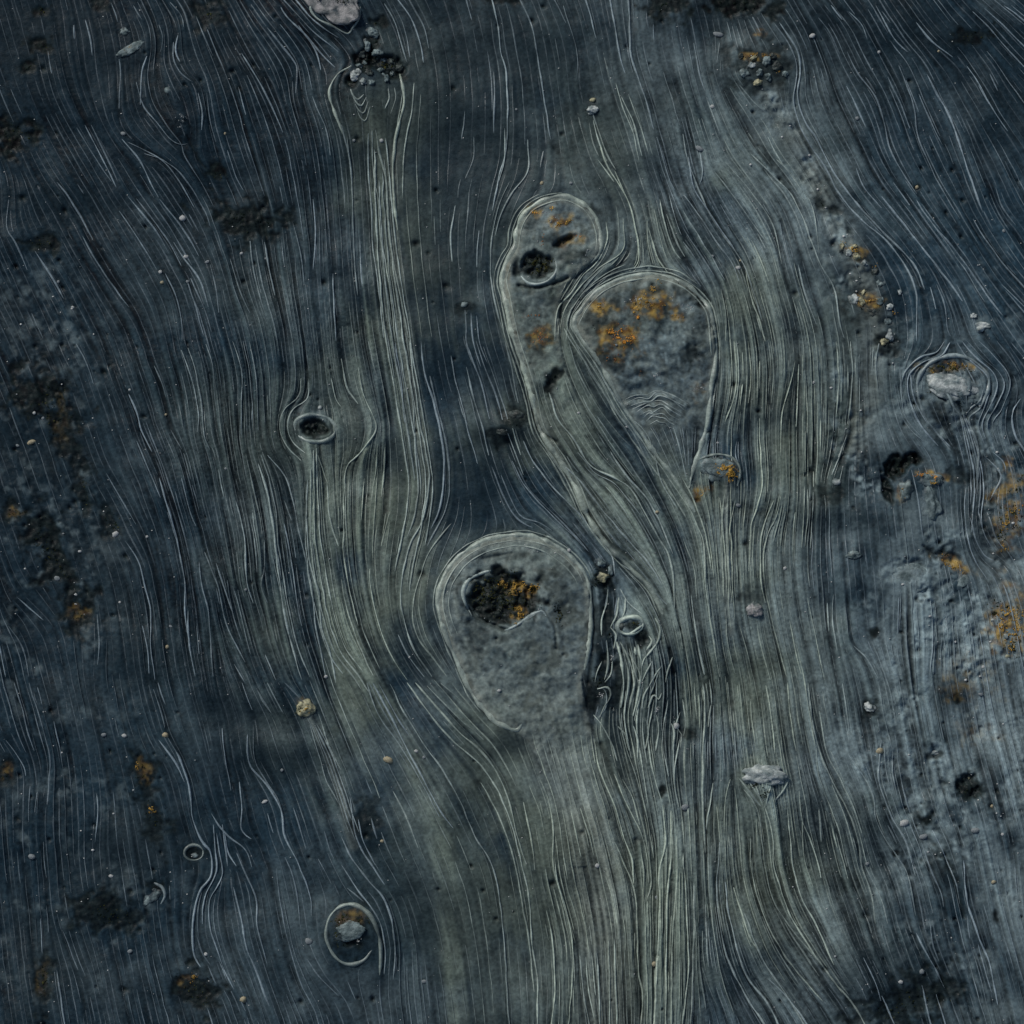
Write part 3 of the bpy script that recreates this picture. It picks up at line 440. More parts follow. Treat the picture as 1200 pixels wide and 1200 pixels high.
# ------------------------------------------------------------------ materials
def mat(name, col=None, attr=False, var=.3, scale=400, rough=.5, bump=.2, col2=None, spec=.5, bscale=None):
    m = bpy.data.materials.new(name); m.use_nodes = True
    n = m.node_tree.nodes; l = m.node_tree.links; b = n['Principled BSDF']
    tc = n.new('ShaderNodeTexCoord')
    tx = n.new('ShaderNodeTexNoise'); tx.inputs['Scale'].default_value = scale; tx.inputs['Detail'].default_value = 6
    l.new(tc.outputs['Object'], tx.inputs['Vector'])
    rp = n.new('ShaderNodeMapRange'); rp.inputs[1].default_value = .3; rp.inputs[2].default_value = .7
    rp.inputs[3].default_value = 1-var; rp.inputs[4].default_value = 1+var
    l.new(tx.outputs['Fac'], rp.inputs[0])
    if attr:
        a = n.new('ShaderNodeAttribute'); a.attribute_name = 'Col'; src = a.outputs['Color']
    elif col2:
        t2 = n.new('ShaderNodeTexNoise'); t2.inputs['Scale'].default_value = scale*.35; t2.inputs['Detail'].default_value = 4
        l.new(tc.outputs['Object'], t2.inputs['Vector'])
        rmp = n.new('ShaderNodeValToRGB'); rmp.color_ramp.elements[0].position = .38; rmp.color_ramp.elements[1].position = .62
        rmp.color_ramp.elements[0].color = (*col, 1); rmp.color_ramp.elements[1].color = (*col2, 1)
        l.new(t2.outputs['Fac'], rmp.inputs[0]); src = rmp.outputs['Color']
    else:
        r = n.new('ShaderNodeRGB'); r.outputs[0].default_value = (*col, 1); src = r.outputs[0]
    mx = n.new('ShaderNodeVectorMath'); mx.operation = 'SCALE'
    l.new(src, mx.inputs[0]); l.new(rp.outputs[0], mx.inputs['Scale']); l.new(mx.outputs[0], b.inputs['Base Color'])
    rr = n.new('ShaderNodeMapRange'); rr.inputs[1].default_value = .3; rr.inputs[2].default_value = .7
    rr.inputs[3].default_value = rough-.12; rr.inputs[4].default_value = rough+.14
    l.new(tx.outputs['Fac'], rr.inputs[0]); l.new(rr.outputs[0], b.inputs['Roughness'])
    b.inputs['Specular IOR Level'].default_value = spec
    if bump:
        tb = n.new('ShaderNodeTexNoise'); tb.inputs['Scale'].default_value = bscale or scale*1.6; tb.inputs['Detail'].default_value = 5
        l.new(tc.outputs['Object'], tb.inputs['Vector'])
        bp = n.new('ShaderNodeBump'); bp.inputs['Strength'].default_value = bump; bp.inputs['Distance'].default_value = .001
        l.new(tb.outputs['Fac'], bp.inputs['Height']); l.new(bp.outputs[0], b.inputs['Normal'])
    return m
M = {
 'silt': mat('wet_silt', attr=True, var=.22, scale=300, rough=.5, bump=.35, bscale=650, spec=.10),
 'ridge': mat('silt_ridge', attr=True, var=.25, scale=260, rough=.42, bump=.3, bscale=700, spec=.5),
 'crust': mat('silty_stone', attr=True, var=.3, scale=350, rough=.55, bump=.6, bscale=600, spec=.3),
 'pale': mat('pale_stone', (.17, .185, .19), col2=(.38, .385, .37), scale=200, var=.3, bump=.5),
 'grey': mat('grey_stone', (.075, .09, .098), col2=(.19, .21, .215), scale=160, var=.35, bump=.5),
 'pink': mat('pinkish_stone', (.13, .12, .125), col2=(.32, .28, .275), scale=170, var=.3, bump=.5),
 'dark': mat('dark_stone', (.02, .024, .026), col2=(.06, .066, .066), scale=220, var=.4, bump=.5),
 'tan': mat('tan_stone', (.16, .14, .09), col2=(.36, .31, .2), scale=200, var=.35, bump=.5),
 'ochre': mat('ochre_lichen', (.20, .115, .018), col2=(.36, .22, .05), scale=300, var=.4, rough=.75, bump=.5, spec=.2),
 'orange': mat('orange_lichen', (.30, .12, .012), col2=(.55, .25, .04), scale=300, var=.4, rough=.7, bump=.5, spec=.2),
 'rust': mat('rust_crust', (.16, .06, .02), col2=(.32, .14, .05), scale=300, var=.4, rough=.7, bump=.5, spec=.2),
 'moss': mat('dark_algae', (.004, .007, .006), col2=(.012, .017, .012), scale=300, var=.5, rough=.9, bump=.6, spec=.0),
 'olive': mat('olive_algae', (.012, .017, .008), col2=(.05, .05, .018), scale=300, var=.5, rough=.9, bump=.6, spec=.0),
}

# ------------------------------------------------------------------ mesh helpers
def link(name, me, m, parent=None, smooth=True):
    o = bpy.data.objects.new(name, me); COL.objects.link(o)
    if m: me.materials.append(m)
    if smooth: me.polygons.foreach_set('use_smooth', np.ones(len(me.polygons), bool))
    if parent: o.parent = parent; o.matrix_parent_inverse = parent.matrix_world.inverted()
    return o
def mesh(name, v, f, col=None):
    v = np.asarray(v, np.float32); f = np.asarray(f, np.int32); k = f.shape[1]
    me = bpy.data.meshes.new(name)
    me.vertices.add(len(v)); me.vertices.foreach_set('co', v.ravel())
    me.loops.add(f.size); me.loops.foreach_set('vertex_index', f.ravel())
    me.polygons.add(len(f)); me.polygons.foreach_set('loop_start', np.arange(0, f.size, k, dtype=np.int32))
    me.update(calc_edges=True)
    if col is not None:
        a = me.color_attributes.new('Col', 'FLOAT_COLOR', 'POINT')
        a.data.foreach_set('color', np.c_[col, np.ones(len(col))].astype(np.float32).ravel())
    return me
def tag(o, label=None, cat=None, group=None, kind=None):
    for k, v in (('label', label), ('category', cat), ('group', group), ('kind', kind)):
        if v: o[k] = v
    return o
def empty(name, x, y, label, cat, group=None):
    o = bpy.data.objects.new(name, None); COL.objects.link(o); o.empty_display_size = .01
    o.location = W(x, y, float(hz(x, y))); bpy.context.view_layer.update()
    return tag(o, label, cat, group)

def strip(p, wd, ht, taper=True, seed=0, base=-.25):
    """rounded ridge along p; returns verts, faces"""
    n = len(p); r = np.random.default_rng(seed)
    d = np.gradient(p, axis=0); d /= np.hypot(d[:, 0], d[:, 1])[:, None]+1e-9
    nn = np.c_[-d[:, 1], d[:, 0]]
    s = np.linspace(0, 1, n)
    wob = np.interp(s, np.linspace(0, 1, max(3, n//4)), r.standard_normal(max(3, n//4)))
    var = np.interp(s, np.linspace(0, 1, max(3, n//3)), r.uniform(.45, 1.45, max(3, n//3)))
    tp = np.ones(n)
    if taper:
        L = n*4.0; e = min(.4, 26/L)
        tp = np.clip(np.minimum(s, 1-s)/e, 0.02, 1)**.7
    w_ = wd*var*np.sqrt(tp); h_ = ht*var*tp
    c = p+nn*(wob*.3)[:, None]
    V_ = []
    for o, hh in ((-1, base), (-.6, .55), (0, 1), (.6, .55), (1, base)):
        q = c+nn*(o*w_)[:, None]
        z = hz(q[:, 0], q[:, 1]) if abs(o) == 1 else bil(H0, c[:, 0], c[:, 1], X0, RS)
        V_.append(W(q[:, 0], q[:, 1], z+hh*h_-.05))
    V_ = np.stack(V_, 1).reshape(-1, 3)
    k = np.arange(n-1)[:, None]*5+np.arange(4)[None]
    F = np.stack([k, k+1, k+6, k+5], -1).reshape(-1, 4)
    return V_, F
def ridge_col(p, gain, n5=5, bluish=0):
    c = np.stack([bil(C0[..., k], p[:, 0], p[:, 1], X0, RS) for k in range(3)], -1)
    sil = np.array([.36, .42, .345])*(1-bluish)+np.array([.205, .258, .285])*bluish
    gn = gain*np.clip(1+.55*np.interp(np.arange(len(p)), np.linspace(0, len(p), max(3, len(p)//5)), np.random.default_rng(int(abs(p[0, 0]*31+p[0, 1]*17))).standard_normal(max(3, len(p)//5))*.6), .35, 1.5)[:, None]
    gn = np.clip(gn, 0, .95); out = c*(1-gn)+sil*gn
    return np.repeat(out, n5, 0)
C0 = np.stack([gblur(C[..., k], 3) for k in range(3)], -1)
OLs = gblur(OL, 4)
def blu(p): return float(np.clip(1.15-1.6*np.mean(bil(OLs, p[:, 0], p[:, 1], X0, RS)), 0, 1))
def seglen(p): return float(np.hypot(*np.diff(p, axis=0).T).sum())

# traced ridges: each one a piece of the surface
order = sorted(range(len(TRACED)), key=lambda i: -seglen(TRACED[i]))
RIDGES = []
occ = np.zeros((1400, 1400), bool)            # 1 mm cells, origin -100
def mark(p, r):
    R = int(math.ceil(r)); yy, xx = np.mgrid[-R:R+1, -R:R+1]; m = xx*xx+yy*yy <= r*r
    for x, y in p:
        i, j = int(x+100), int(y+100)
        if R <= i < 1400-R and R <= j < 1400-R: occ[j-R:j+R+1, i-R:i+R+1] |= m
for rank, i in enumerate(order):
    p = TRACED[i]; L = seglen(p)
    st = random.uniform(.55, 1.0)*(1.1 if L > 110 else .9)
    wd = random.uniform(.85, 1.3)*(1.15 if L > 150 else 1)
    p2 = crom(p[::2] if len(p) > 6 else p, 3.2)
    RIDGES.append((p2, wd*.9, 1.1*st, np.clip(random.uniform(.55, 1.15)*st, .35, .97), i, rank < 300))
    mark(p, 2.2)
for r in RIMS: mark(crom(r), 4)
# streamlines between the traced ones
VF0, VF1 = V[0], V[1]
def vdir(x, y):
    i = (x-X0)/GS; j = (y-X0)/GS; a = int(i); b = int(j); u = i-a; v = j-b
    if not (0 <= a < GN-1 and 0 <= b < GN-1): return 0., 1.
    w00, w10, w01, w11 = (1-u)*(1-v), u*(1-v), (1-u)*v, u*v
    dx = VF0[b, a]*w00+VF0[b, a+1]*w10+VF0[b+1, a]*w01+VF0[b+1, a+1]*w11
    dy = VF1[b, a]*w00+VF1[b, a+1]*w10+VF1[b+1, a]*w01+VF1[b+1, a+1]*w11
    s = math.hypot(dx, dy)+1e-9
    return dx/s, dy/s
INMf = INM.astype(float)
def spv(x, y): return SP[min(RN-1, max(0, int((y-X0)/RS))), min(RN-1, max(0, int((x-X0)/RS)))]
def blocked(x, y):
    i, j = int(x+100), int(y+100)
    if not (0 <= i < 1400 and 0 <= j < 1400): return True
    if occ[j, i]: return True
    a, b = min(RN-1, int((x-X0)/RS)), min(RN-1, int((y-X0)/RS))
    return bool(D1[b, a] > 3 and y < 860) or bool(D2[b, a] > 3 and y < 430) or bool(D3[b, a] > 3 and y < 500) or STAIN[b, a] > .5
nst = 0
LOUD = np.clip(1.3*blob(785, 870, 60, 130)+.8*blob(950, 610, 60, 40)+.5*blob(820, 1080, 60, 120)+.5*blob(330, 680, 60, 90), 0, 1.3)
PATCHY = .3+.7*sstep(-1.1, .9, fbm(75, 3, 71))
for k in range(26000):
    x, y = random.uniform(-90, 1290), random.uniform(-90, 1290)
    s0 = spv(x, y)
    if s0 > 14 and random.random() < .5+.01*s0: continue
    if blocked(x, y): continue
    Lm = random.choice((60, 100, 160, 240, 340, 480))*(1 if s0 < 12 else .6)
    half = []
    for sg in (1, -1):
        q = []; cx_, cy_ = x, y
        for n in range(int(Lm/8)):
            dx, dy = vdir(cx_, cy_); cx_ += sg*4*dx; cy_ += sg*4*dy
            if blocked(cx_, cy_): break
            q.append((cx_, cy_))
        half.append(q)
    p = np.array(half[1][::-1]+[(x, y)]+half[0])
    if len(p) < 5: continue
    mark(p, max(1.9, min(s0, 14)*.56))
    weak = random.uniform(.35, 1.1)*(1 if s0 < 10 else .65)*float(PATCHY[min(RN-1, int((y-X0)/RS)), min(RN-1, int((x-X0)/RS))])
    lo_ = float(LOUD[min(RN-1, int((y-X0)/RS)), min(RN-1, int((x-X0)/RS))])
    g = np.clip(random.uniform(.14, .8)*weak*(1+.4*lo_)*(1-.45*float(LEFT[min(RN-1, int((y-X0)/RS)), min(RN-1, int((x-X0)/RS))])), .05, .85)
    p2 = p if len(p) < 8 else crom(p[::2], 3.6)
    RIDGES.append((p2, random.uniform(.55, .95)*(1+.2*lo_), .8*weak*(1+lo_), g, 5000+k, False)); nst += 1
# grooves either side of each ridge, carved into the surface
G = np.zeros((RN, RN)); H0 = H.copy()
for p2, wd, ht, g, sd_, own in RIDGES:
    d = np.gradient(p2, axis=0); d /= np.hypot(d[:, 0], d[:, 1])[:, None]+1e-9
    nn = np.c_[-d[:, 1], d[:, 0]]; n = len(p2); s_ = np.linspace(0, n-1, n*4)
    fade = np.clip(np.minimum(s_, n-1-s_)/4, 0, 1)
    for sg_ in (-1, 1):
        q = p2+nn*sg_*(wd+.9)
        x = np.interp(s_, np.arange(n), q[:, 0]); y = np.interp(s_, np.arange(n), q[:, 1])
        i_ = np.clip(((x-X0)/RS+.5).astype(int), 0, RN-1); j_ = np.clip(((y-X0)/RS+.5).astype(int), 0, RN-1)
        np.maximum.at(G, (j_, i_), ht*fade)
G = gblur(G, .75)
H -= 1.55*G
# ------------------------------------------------------------------ the surface, split where the mounds stand on it
AX, AY = np.meshgrid(axis, axis)
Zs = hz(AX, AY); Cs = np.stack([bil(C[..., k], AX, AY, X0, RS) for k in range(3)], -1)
idx = np.arange(N*N).reshape(N, N)
quads = np.stack([idx[:-1, :-1], idx[1:, :-1], idx[1:, 1:], idx[:-1, 1:]], -1)
cxm = (AX[:-1, :-1]+AX[1:, 1:])/2; cym = (AY[:-1, :-1]+AY[1:, 1:])/2
lab = np.zeros((N-1, N-1), int)
for k, D in ((1, D1), (2, D2), (3, D3)): lab[bil(D, cxm, cym, X0, RS) > .4] = k
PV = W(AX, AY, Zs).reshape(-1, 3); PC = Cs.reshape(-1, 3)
def patch(name, k):
    q = quads[lab == k]; u, inv = np.unique(q, return_inverse=True)
    return mesh(name, PV[u], inv.reshape(-1, 4), PC[u])
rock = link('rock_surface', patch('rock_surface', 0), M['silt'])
tag(rock, 'dark blue grey silt coated rock surface with fine flow ridges', None, None, 'structure')

joinV, joinF, joinC, off = [], [], [], 0
def join(Vv, F, Cc):
    global off
    joinV.append(Vv); joinF.append(F+off); joinC.append(Cc); off += len(Vv)
for p2, wd, ht, g, sd_, own in RIDGES:
    Vv, F = strip(p2, wd, ht, True, sd_); Cc = ridge_col(p2, g, 5, blu(p2))
    if own: link('ridge', mesh('ridge', Vv, F, Cc), M['ridge'], rock)
    else: join(Vv, F, Cc)
fine_o = link('fine_ridges', mesh('fine_ridges', np.vstack(joinV), np.vstack(joinF), np.vstack(joinC)), M['ridge'], rock)
fine_o['kind'] = 'stuff'
print('traced', len(TRACED), 'streamlines', nst, 'surface N', N)

# ------------------------------------------------------------------ pieces
def ico(sub):
    import bmesh
    bm = bmesh.new(); bmesh.ops.create_icosphere(bm, subdivisions=sub, radius=1)
    v = np.array([x.co[:] for x in bm.verts]); f = np.array([[w_.index for w_ in q.verts] for q in bm.faces]); bm.free()
    return v, f
ICO = {k: ico(k) for k in (1, 2, 4, 5)}
def ring(cx, cy, ax, ay, an=0, a0=0, a1=360, n=13):
    a = np.radians(np.linspace(a0, a1, n)); r_ = math.radians(an)
    return np.c_[cx+ax*np.cos(a)*math.cos(r_)-ay*np.sin(a)*math.sin(r_), cy+ax*np.cos(a)*math.sin(r_)+ay*np.sin(a)*math.cos(r_)]
def offset(line, d):
    p = crom(line, 10); t_ = np.gradient(p, axis=0); t_ /= np.hypot(t_[:, 0], t_[:, 1])[:, None]
    return p+np.c_[t_[:, 1], -t_[:, 0]]*d
def rim(name, line, wd, ht, parent, gain=.5, seed=1, bl=.2):
    p = crom(line, 3)
    Vv, F = strip(p, wd*1.25, ht*1.1, True, seed)
    return link(name, mesh(name, Vv, F, ridge_col(p, min(.9, gain*1.15), 5, bl)), M['ridge'], parent)
def stone_mesh(name, m, x, y, ax, ay, hgt, ang=0, seed=1, sub=4, rough=.22, sink=.3, flat=0):
    v, f = ICO[sub]; v = v.copy(); o = Vector((seed*7.13, seed*3.7, seed*1.9))
    for i in range(len(v)):
        p = Vector(v[i])
        d = mn.noise(p*1.3+o)*rough*1.7+mn.noise(p*3.1+o)*rough*.8+mn.noise(p*7+o)*rough*.35+(mn.noise(p*15+o)*rough*.2 if sub > 3 else 0)
        v[i] *= 1+d
    if flat: v[:, 2] = np.where(v[:, 2] > flat, flat+(v[:, 2]-flat)*.35, v[:, 2])
    a = math.radians(-ang); c, s = math.cos(a), math.sin(a)
    px, py = v[:, 0]*ax, v[:, 1]*ay
    z0 = float(hz(x, y))
    X_, Y_, Z_ = x+px*c-py*s, y-px*s-py*c, z0+v[:, 2]*hgt*.9-hgt*sink
    lc = np.stack([bil(C0[..., k], X_, Y_, X0, RS) for k in range(3)], -1)
    ca, cb = [np.array(q) for q in STC[m]]
    nn_ = np.array([mn.noise(Vector((a_*.16+seed, b_*.16, c_*.2)))+.6*mn.noise(Vector((a_*.45, b_*.45+seed, c_*.4))) for a_, b_, c_ in zip(X_, Y_, Z_)])
    k_ = sstep(-.5, .6, nn_)[:, None]; sc = ca*(1-k_)+cb*k_
    top = sstep(.1, .75, (Z_-hz(X_, Y_))/max(1.0, hgt*.55)+.35*nn_)[:, None]
    return mesh(name, np.c_[(X_-600)*MM, (600-Y_)*MM, Z_*MM], f, lc*(1-top)+sc*top)
STC = {'pale': ((.115, .145, .145), (.36, .385, .37)), 'grey': ((.04, .06, .062), (.145, .185, .185)), 'pink': ((.08, .09, .09), (.30, .285, .275)), 'dark': ((.010, .014, .013), (.038, .050, .046)), 'tan': ((.12, .12, .075), (.34, .32, .2))}
def stone(name, x, y, ax, ay, hgt, m, parent=None, **k): return link(name, stone_mesh(name, m, x, y, ax, ay, hgt, **k), M['crust'], parent)
def grains(name, spots, m, parent=None, size=(.7, 2.0), n=120, seed=1, lift=.1, flat=.45, sub=1):
    if m == 'moss': lift -= .35; flat = .35; n = int(n*.8)
    tot = sum(q[2]*q[3] for q in spots)
    for k, q in enumerate(spots): grain_spot(name, [q], m, parent, size, max(5, int(n*1.25*q[2]*q[3]/tot)), seed+k*.37, lift, flat, sub)
def grain_spot(name, spots, m, parent, size, n, seed, lift, flat, sub):
    """a crust of many small nodules; spots = ellipses (cx, cy, ax, ay, angle)"""
    r = np.random.default_rng(int(seed*100)); vv, ff = ICO[sub]; Vs, Fs = [], []; o = 0
    tot = sum(s[2]*s[3] for s in spots)
    for cx, cy, ax, ay, an in spots:
        a = math.radians(an); k = max(4, int(n*ax*ay/tot)); ph = r.uniform(0, 6.28, 4)
        for _ in range(k):
            th = r.uniform(0, 6.283); rad = math.sqrt(r.uniform(0, 1))*(1+.28*math.sin(3*th+ph[0])+.2*math.sin(5*th+ph[1])+.15*math.sin(8*th+ph[2]))
            # clustering
            u, v = rad*math.cos(th)*ax, rad*math.sin(th)*ay
            x, y = cx+u*math.cos(a)-v*math.sin(a), cy+u*math.sin(a)+v*math.cos(a)
            if mn.noise(Vector((x*.16, y*.16, seed))) < -.05: continue
            s = (size[0]+(size[1]-size[0])*r.uniform(0, 1)**2.2)*.62*(1.15-.5*min(rad, 1))
            q = vv*(1+r.uniform(-.45, .45, (len(vv), 1)))*np.array([s*r.uniform(.6, 2.0), s*r.uniform(.5, 1.2), s*flat])
            tw = r.uniform(0, 3.14); q = np.c_[q[:, 0]*math.cos(tw)-q[:, 1]*math.sin(tw), q[:, 0]*math.sin(tw)+q[:, 1]*math.cos(tw), q[:, 2]]
            z = float(hz(x, y))
            Vs.append(np.c_[(x-600+q[:, 0])*MM, (600-y+q[:, 1])*MM, (z+lift+q[:, 2])*MM]); Fs.append(ff+o); o += len(vv)
    if not Vs: return
    return link(name, mesh(name, np.vstack(Vs), np.vstack(Fs)), M[m], parent)

# ---- the three big teardrop mounds
t = empty('silt_mound', 600, 740, 'broad teardrop silt mound with a large dark hollow holding ochre lichen', 'mound', 'teardrop mounds in the flow')
link('mound_body', patch('mound_body', 1), M['silt'], t)
rim('rim', RIM1, 2.6, 2.0, t, .42, 1)
for k, d in enumerate((-6, -13, 5)): rim('rim_line', offset(RIM1[2:-2] if d > 0 else RIM1[5:-2], d)[3:-3], .8, .9, t, .35, 300+k, .3)
rim('hollow_rim', pts("553,722 546,708 543,694 549,681 560,673 575,668"), 2.4, 2.4, t, .5, 2, .5)
rim('hollow_rim', pts("591,738 604,734 618,724 634,716 640,722"), 2.2, 2.4, t, .6, 3, .7)
grains('dark_algae', [(588, 700, 36, 25, 5), (655, 714, 8, 18, -15)], 'moss', t, (.9, 2.6), 700, 4)
grains('olive_algae', [(585, 690, 30, 18, 0), (655, 722, 6, 8, 0), (568, 700, 14, 16, 0), (600, 712, 24, 14, 0)], 'olive', t, (.7, 2.0), 620, 44, .5)
grains('ochre_lichen', [(605, 689, 12, 8, 5), (624, 689, 8, 5, 0), (606, 712, 3, 3, 0), (611, 718, 5, 7, 20), (605, 728, 3, 4, 0), (587, 684, 5, 4, 0)], 'ochre', t, (.9, 2.0), 320, 5, .9)
grains('pale_flake', [(595, 644, 5, 2, 0), (625, 645, 9, 4, 10), (570, 642, 4, 1.5, 0), (653, 679, 4, 2, 30), (668, 718, 5, 2, 40)], 'grey', t, (.8, 1.8), 70, 6, 0, .3)
t = empty('silt_mound', 650, 300, 'long tailed silt mound with a dark mossy pit below its round head', 'mound', 'teardrop mounds in the flow')
link('mound_body', patch('mound_body', 2), M['silt'], t)
rim('rim', RIM2, 2.8, 2.2, t, .45, 7, .1)
for k, (d, a, b) in enumerate(((5, 0, 19), (-6, 3, 14), (9, 4, 18), (-5, 14, 23))): rim('rim_line', offset(RIM2[a:b], d), .8, .9, t, .4, 310+k, .2)
rim('pit_rim', pts("610,324 618,332 630,334 644,329 652,318 652,306"), 2.0, 2.0, t, .7, 8, .6)
grains('dark_algae', [(628, 311, 20, 12, 4), (660, 284, 11, 3, -28), (648, 441, 8, 5, 0), (643, 452, 4, 6, 0)], 'moss', t, (.8, 2.2), 330, 9)
grains('olive_algae', [(632, 309, 18, 10, 0), (628, 318, 12, 4, 0)], 'olive', t, (.7, 1.8), 300, 10, .5)
grains('ochre_lichen', [(660, 262, 9, 4, -15), (668, 259, 4, 4, 0), (654, 264, 4, 3, 0), (647, 245, 4, 3, 0)], 'ochre', t, (.8, 1.9), 120, 11, .3)
grains('orange_lichen', [(625, 249, 7, 4, 10), (620, 246, 3, 3, 0)], 'orange', t, (.7, 1.6), 50, 12, .3)
grains('rust_crust', [(635, 280, 3, 12, 20), (678, 278, 8, 3, 10), (631, 395, 13, 9, 0), (636, 402, 5, 4, 0), (618, 371, 14, 2, -5)], 'rust', t, (.6, 1.5), 170, 13, .1)
grains('pale_flake', [(690, 298, 6, 6, 0), (650, 262, 10, 6, 0), (640, 250, 8, 4, 0)], 'grey', t, (.8, 2.2), 70, 14, 0, .3)
t = empty('silt_mound', 765, 410, 'egg shaped silt mound speckled with orange and ochre lichen', 'mound', 'teardrop mounds in the flow')
link('mound_body', patch('mound_body', 3), M['silt'], t)
rim('rim', RIM3, 2.5, 2.0, t, .42, 15, .25)
for k, (d, a, b) in enumerate(((4.5, 2, 20), (9, 3, 15), (-5, 8, 18), (13, 0, 9), (5, 0, 8))): rim('rim_line', offset(RIM3[a:b], d), .8, .9, t, .4, 320+k, .3)
for k in range(9): rim('ripple', np.array([[728+k*4.2, 470+k*3.4], [744+k*3+random.uniform(-3, 3), 462+k*4.0+random.uniform(-3, 2)], [757+k*2+random.uniform(-3, 3), 460+k*4.4+random.uniform(-2.5, 3)], [770+k*1.2, 457+k*4.6+random.uniform(-3, 3)], [788-k*.6, 462+k*4.6+random.uniform(-3, 3)], [806-k*2, 474+k*3.6]]), .8, 1.0, t, .38, 330+k, .6)
grains('orange_lichen', [(729, 398, 12, 10, 0), (716, 392, 6, 6, 0), (742, 402, 5, 9, 0), (727, 388, 5, 3, 0), (747, 373, 4, 4, 0)], 'orange', t, (.8, 2.2), 200, 16, .3)
grains('ochre_lichen', [(762, 355, 17, 7, 5), (765, 339, 10, 5, -30), (704, 360, 10, 7, 0), (790, 371, 10, 4, 20), (770, 330, 4, 4, 0), (745, 362, 8, 6, 0)], 'ochre', t, (.7, 1.9), 260, 17, .3)
grains('rust_crust', [(718, 420, 14, 8, 20), (735, 395, 18, 14, 0), (750, 438, 6, 4, 0)], 'rust', t, (.6, 1.5), 160, 18)
grains('dark_algae', [(815, 416, 11, 6, 0), (817, 353, 6, 7, 0), (805, 337, 12, 4, 20), (765, 362, 20, 5, 0), (700, 385, 12, 12, 0), (720, 425, 10, 6, 20)], 'moss', t, (.7, 1.9), 280, 19)
grains('pale_flake', [(800, 359, 16, 6, 30), (742, 353, 11, 4, -15), (733, 388, 2, 2, 0), (711, 419, 2.4, 2, 0), (731, 413, 1.6, 1.4, 0), (770, 440, 8, 4, 0), (815, 455, 8, 4, 0)], 'pale', t, (.7, 1.8), 130, 20, .1, .35)

# ---- smaller bosses
t = empty('embedded_stone', 845, 550, 'small domed stone with ochre crust at the foot of the speckled mound', 'stone')
stone('stone', 843, 550, 20, 14, 5, 'grey', t, seed=3, rough=.22)
grains('ochre_lichen', [(850, 550, 13, 7, 5), (857, 555, 7, 8, 0)], 'ochre', t, (.8, 2.2), 420, 21, 2.6)
rim('rim', pts("812,548 818,540 830,535 846,533 860,538 867,550 864,570"), 1.8, 1.8, t, .3, 22)
grains('ochre_streak', [(823, 577, 10, 4, -35)], 'ochre', t, (.6, 1.4), 50, 23)
t = empty('stone_knot', 430, 95, 'twin lobed knot of pale pebbles and black hollows with a long stem below', 'knot')
for k, (x, y, a, b, m_) in enumerate(((442, 62, 6, 4, 'grey'), (458, 72, 6, 4, 'dark'), (460, 84, 7, 4, 'grey'), (445, 84, 5, 4, 'grey'), (424, 62, 5, 6, 'dark'), (452, 92, 6, 4, 'grey'), (433, 86, 4, 5, 'dark'), (420, 78, 5, 4, 'grey'), (436, 38, 8, 6, 'grey'))): stone('pebble', x, y, a, b, 4, m_, t, seed=410+k, ang=k*47, rough=.3)
rim('rim', RIM4, 1.5, 1.8, t, .55, 24, .2); rim('rim', RIM5, 1.7, 1.8, t, .5, 25, .1)
stone('pebble', 418, 89, 7, 7, 6, 'pale', t, seed=5); stone('pebble', 449, 70, 6, 4, 5, 'grey', t, seed=6, ang=30); stone('pebble', 427, 73, 4, 4, 4, 'grey', t, seed=7)
stone('pebble', 468, 80, 5, 5, 5, 'dark', t, seed=8); stone('pebble', 436, 98, 4, 4, 4, 'grey', t, seed=9); stone('pebble', 430, 52, 5, 7, 5, 'grey', t, seed=10); stone('pebble', 426, 97, 5, 4, 5, 'pale', t, seed=11, ang=40)
grains('dark_algae', [(432, 70, 10, 9, 0), (440, 52, 9, 5, 0), (452, 78, 18, 12, 15), (413, 97, 5, 7, 0), (441, 25, 7, 5, 0)], 'moss', t, (.8, 2.3), 330, 26)
grains('olive_algae', [(452, 76, 14, 8, 0), (440, 24, 4, 3, 0), (405, 82, 5, 5, 0)], 'olive', t, (.7, 1.6), 60, 27, .4)
for k, q in enumerate(("411,103 414,112 420,118 427,112", "413,112 418,121 424,125 430,114", "416,121 421,130 427,133 432,120", "419,130 423,139 429,142 434,126", "455,104 456,116 452,128", "462,103 464,116 458,134")):   # nested chevrons of silt in its lee
    rim('chevron_ridge', pts(q), .9, 1.0, t, .4, 30+k, .4)
t = empty('embedded_stone', 393, 13, 'lilac grey stone cut by the top edge above the twin lobed knot', 'stone')
stone('stone', 393, 6, 28, 20, 3.4, 'pink', t, seed=12, ang=10, rough=.3); rim('rim', pts("363,2 365,14 374,24 390,31 407,40 414,32 420,22 422,8"), 1.6, 1.7, t, .45, 40, .4)
grains('dark_algae', [(402, 3, 10, 4, 10), (375, 0, 8, 3, 0)], 'moss', t, (.8, 2), 70, 41, 5.5)
t = empty('ringed_hollow', 369, 502, 'eye shaped dark hollow with a pale ring left of the long stem', 'hollow')
rim('rim', ring(369, 502, 24, 16, 6, -200, 140), 2.0, 1.8, t, .42, 42, .5)
grains('dark_algae', [(369, 502, 17, 8, 6)], 'moss', t, (.8, 2.1), 170, 43); stone('pebble', 375, 478, 3, 3, 3, 'pale', t, seed=13, sub=2)
grains('ochre_lichen', [(378, 497, 3, 2, 0)], 'olive', t, (.6, 1.2), 14, 45, .6)
t = empty('ringed_stone', 412, 1090, 'blue grey stone inside an olive ring near the bottom edge', 'stone')
rim('rim', RIM7, 2.0, 2.0, t, .4, 46, .3); stone('stone', 410, 1090, 18, 11, 3.4, 'grey', t, seed=14, ang=-8)
